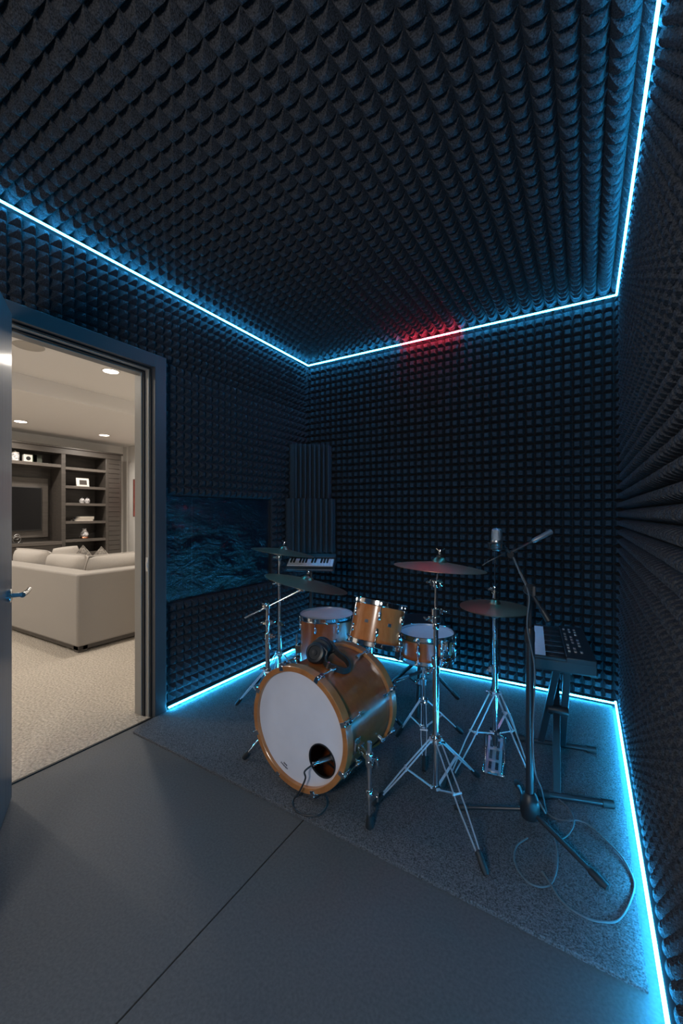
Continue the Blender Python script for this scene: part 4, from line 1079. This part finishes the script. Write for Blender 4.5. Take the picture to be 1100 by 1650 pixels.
vase('copper_vase', 'patterned vase with a copper foot on the lowest open shelf', (SX_, sy(136), .798), [(.001, .026), (.040, .028), (.055, .055), (.050, .095), (.030, .120), (.024, .145), (.030, .155), (.026, .155), (.001, .14)], M['pattern'], 'vase', None, ([(.001, 0), (.050, 0), (.058, .010), (.050, .028), (.001, .024)], M['copper']))
SX_ = UX - .12
vase('lidded_vase', 'pale patterned lidded jar on the top shelf beside the door edge', (SX_, sy(24), 1.90), [(.001, 0), (.045, 0), (.050, .02), (.050, .095), (.042, .105), (.001, .105)], M['pattern'], 'jar', None, ([(.043, .105), (.048, .112), (.044, .122), (.012, .130), (.012, .142), (.001, .146)], M['white']))
y = sy(44)
t = thing('mantel_clock', 'small white square clock with a dark round dial on the top shelf', 'clock', (SX_, y, 1.90))
mb = MB(); mb.box((SX_, y, 1.90 + .0525), (.06, .105, .105)); mb.build('case', M['white'], t, bevel=.006)
MB().lathe([(.001, .0), (.027, 0), (.027, .004), (.001, .004)], (SX_ + .030, y, 1.9525), (1, 0, 0), 28).build('dial', M['plastic'], t)
for i, (px, w_, lab, m_) in enumerate(((54, .11, 'green book standing on the top shelf beside the clock', M['green']), (63, .10, 'dim green book standing on the top shelf, beyond the bright green book', M['darkgreen']))):
    y = sy(px)
    t = thing('book', lab, 'book', (SX_ - .05, y, 1.90), 'books on the top shelf')
    mb = MB(); mb.box((SX_ - .05, y, 1.90 + .0575), (.012, w_, .115)); mb.build('pages', M['paper'], t)
    mb = MB(); mb.box((SX_ - .0425, y, 1.90 + .059), (.003, w_ + .006, .118)); mb.box((SX_ - .0575, y, 1.90 + .059), (.003, w_ + .006, .118)); mb.build('cover', m_, t)
y = sy(25)
t = thing('wire_sculpture', 'small wire ornament on the counter below the television', 'ornament', (UX - .08, y, .78))
mb = MB()
for r_, z_ in ((.045, .05), (.035, .085)):
    mb.tube([(UX - .08 + .012 * math.sin(q), y + r_ * math.cos(q), .78 + z_ + r_ * math.sin(q)) for q in [2 * PI * i / 20 for i in range(21)]], .0035, 6, cap=False)
mb.build('wire_loops', M['satin'], t); mb = MB(); mb.box((UX - .08, y, .7855), (.05, .12, .011)); mb.build('base', M['plastic'], t, bevel=.002)

# picture on the lounge side wall
t = thing('wall_picture', 'red canvas picture in a dark frame on the lounge wall beside the door jamb', 'picture', (-6.25, LY - .02, 1.12))
mb = MB()
x0, x1, z0, z1 = -6.60, -5.90, 1.13, 1.77
for a, b in (((x0, z0), (x1, z0 + .012)), ((x0, z1 - .012), (x1, z1)), ((x0, z0 + .012), (x0 + .012, z1 - .012)), ((x1 - .012, z0 + .012), (x1, z1 - .012))):
    mb.span((a[0], LY - .04, a[1]), (b[0], LY - .002, b[1]))
mb.build('frame', M['oak'], t, bevel=.003)
mb = MB(); mb.span((x0 + .012, LY - .036, z0 + .012), (x1 - .012, LY - .01, z1 - .012)); mb.build('canvas', M['red'], t)

# ------------------------------------------------------------------ added fill light: an unseen glowing globe behind the viewpoint
LP = V((-.35, -.80, 1.42)); LRAD = .20
t = thing('fill_globe', 'added unseen round fill light hanging in the front half of the studio', 'added fill light', (LP.x, LP.y, zt - .05))
MB().cyl(LP + V((0, 0, LRAD)), (LP.x, LP.y, zt), .003, 8).build('cord', M['cableblack'], t)
MB().ball(LP, LRAD, 32).build('glow_ball', M['fillglow'], t)

# ------------------------------------------------------------------ world, camera, view
w_ = bpy.data.worlds.new('world'); S.world = w_; w_.use_nodes = True
w_.node_tree.nodes['Background'].inputs[0].default_value = (.5, .55, .65, 1); w_.node_tree.nodes['Background'].inputs[1].default_value = .02
cam = bpy.data.cameras.new('camera'); co = bpy.data.objects.new('camera', cam); COL.objects.link(co)
co.location = (0, 0, CH); co.rotation_euler = (R(90), 0, YAW)
cam.sensor_fit = 'VERTICAL'; cam.sensor_height = 36; cam.lens = FPX / 1650 * 36; cam.shift_y = 3 / 1650; cam.clip_start = .02
S.camera = co
S.view_settings.view_transform = 'Standard'; S.view_settings.look = 'None'; S.view_settings.gamma = 1; S.view_settings.use_curve_mapping = False
S.view_settings.exposure = .5
S.cycles.use_denoising = True
S.cycles.max_bounces = 8; S.cycles.diffuse_bounces = 4; S.cycles.glossy_bounces = 4
S.cycles.sample_clamp_indirect = 6
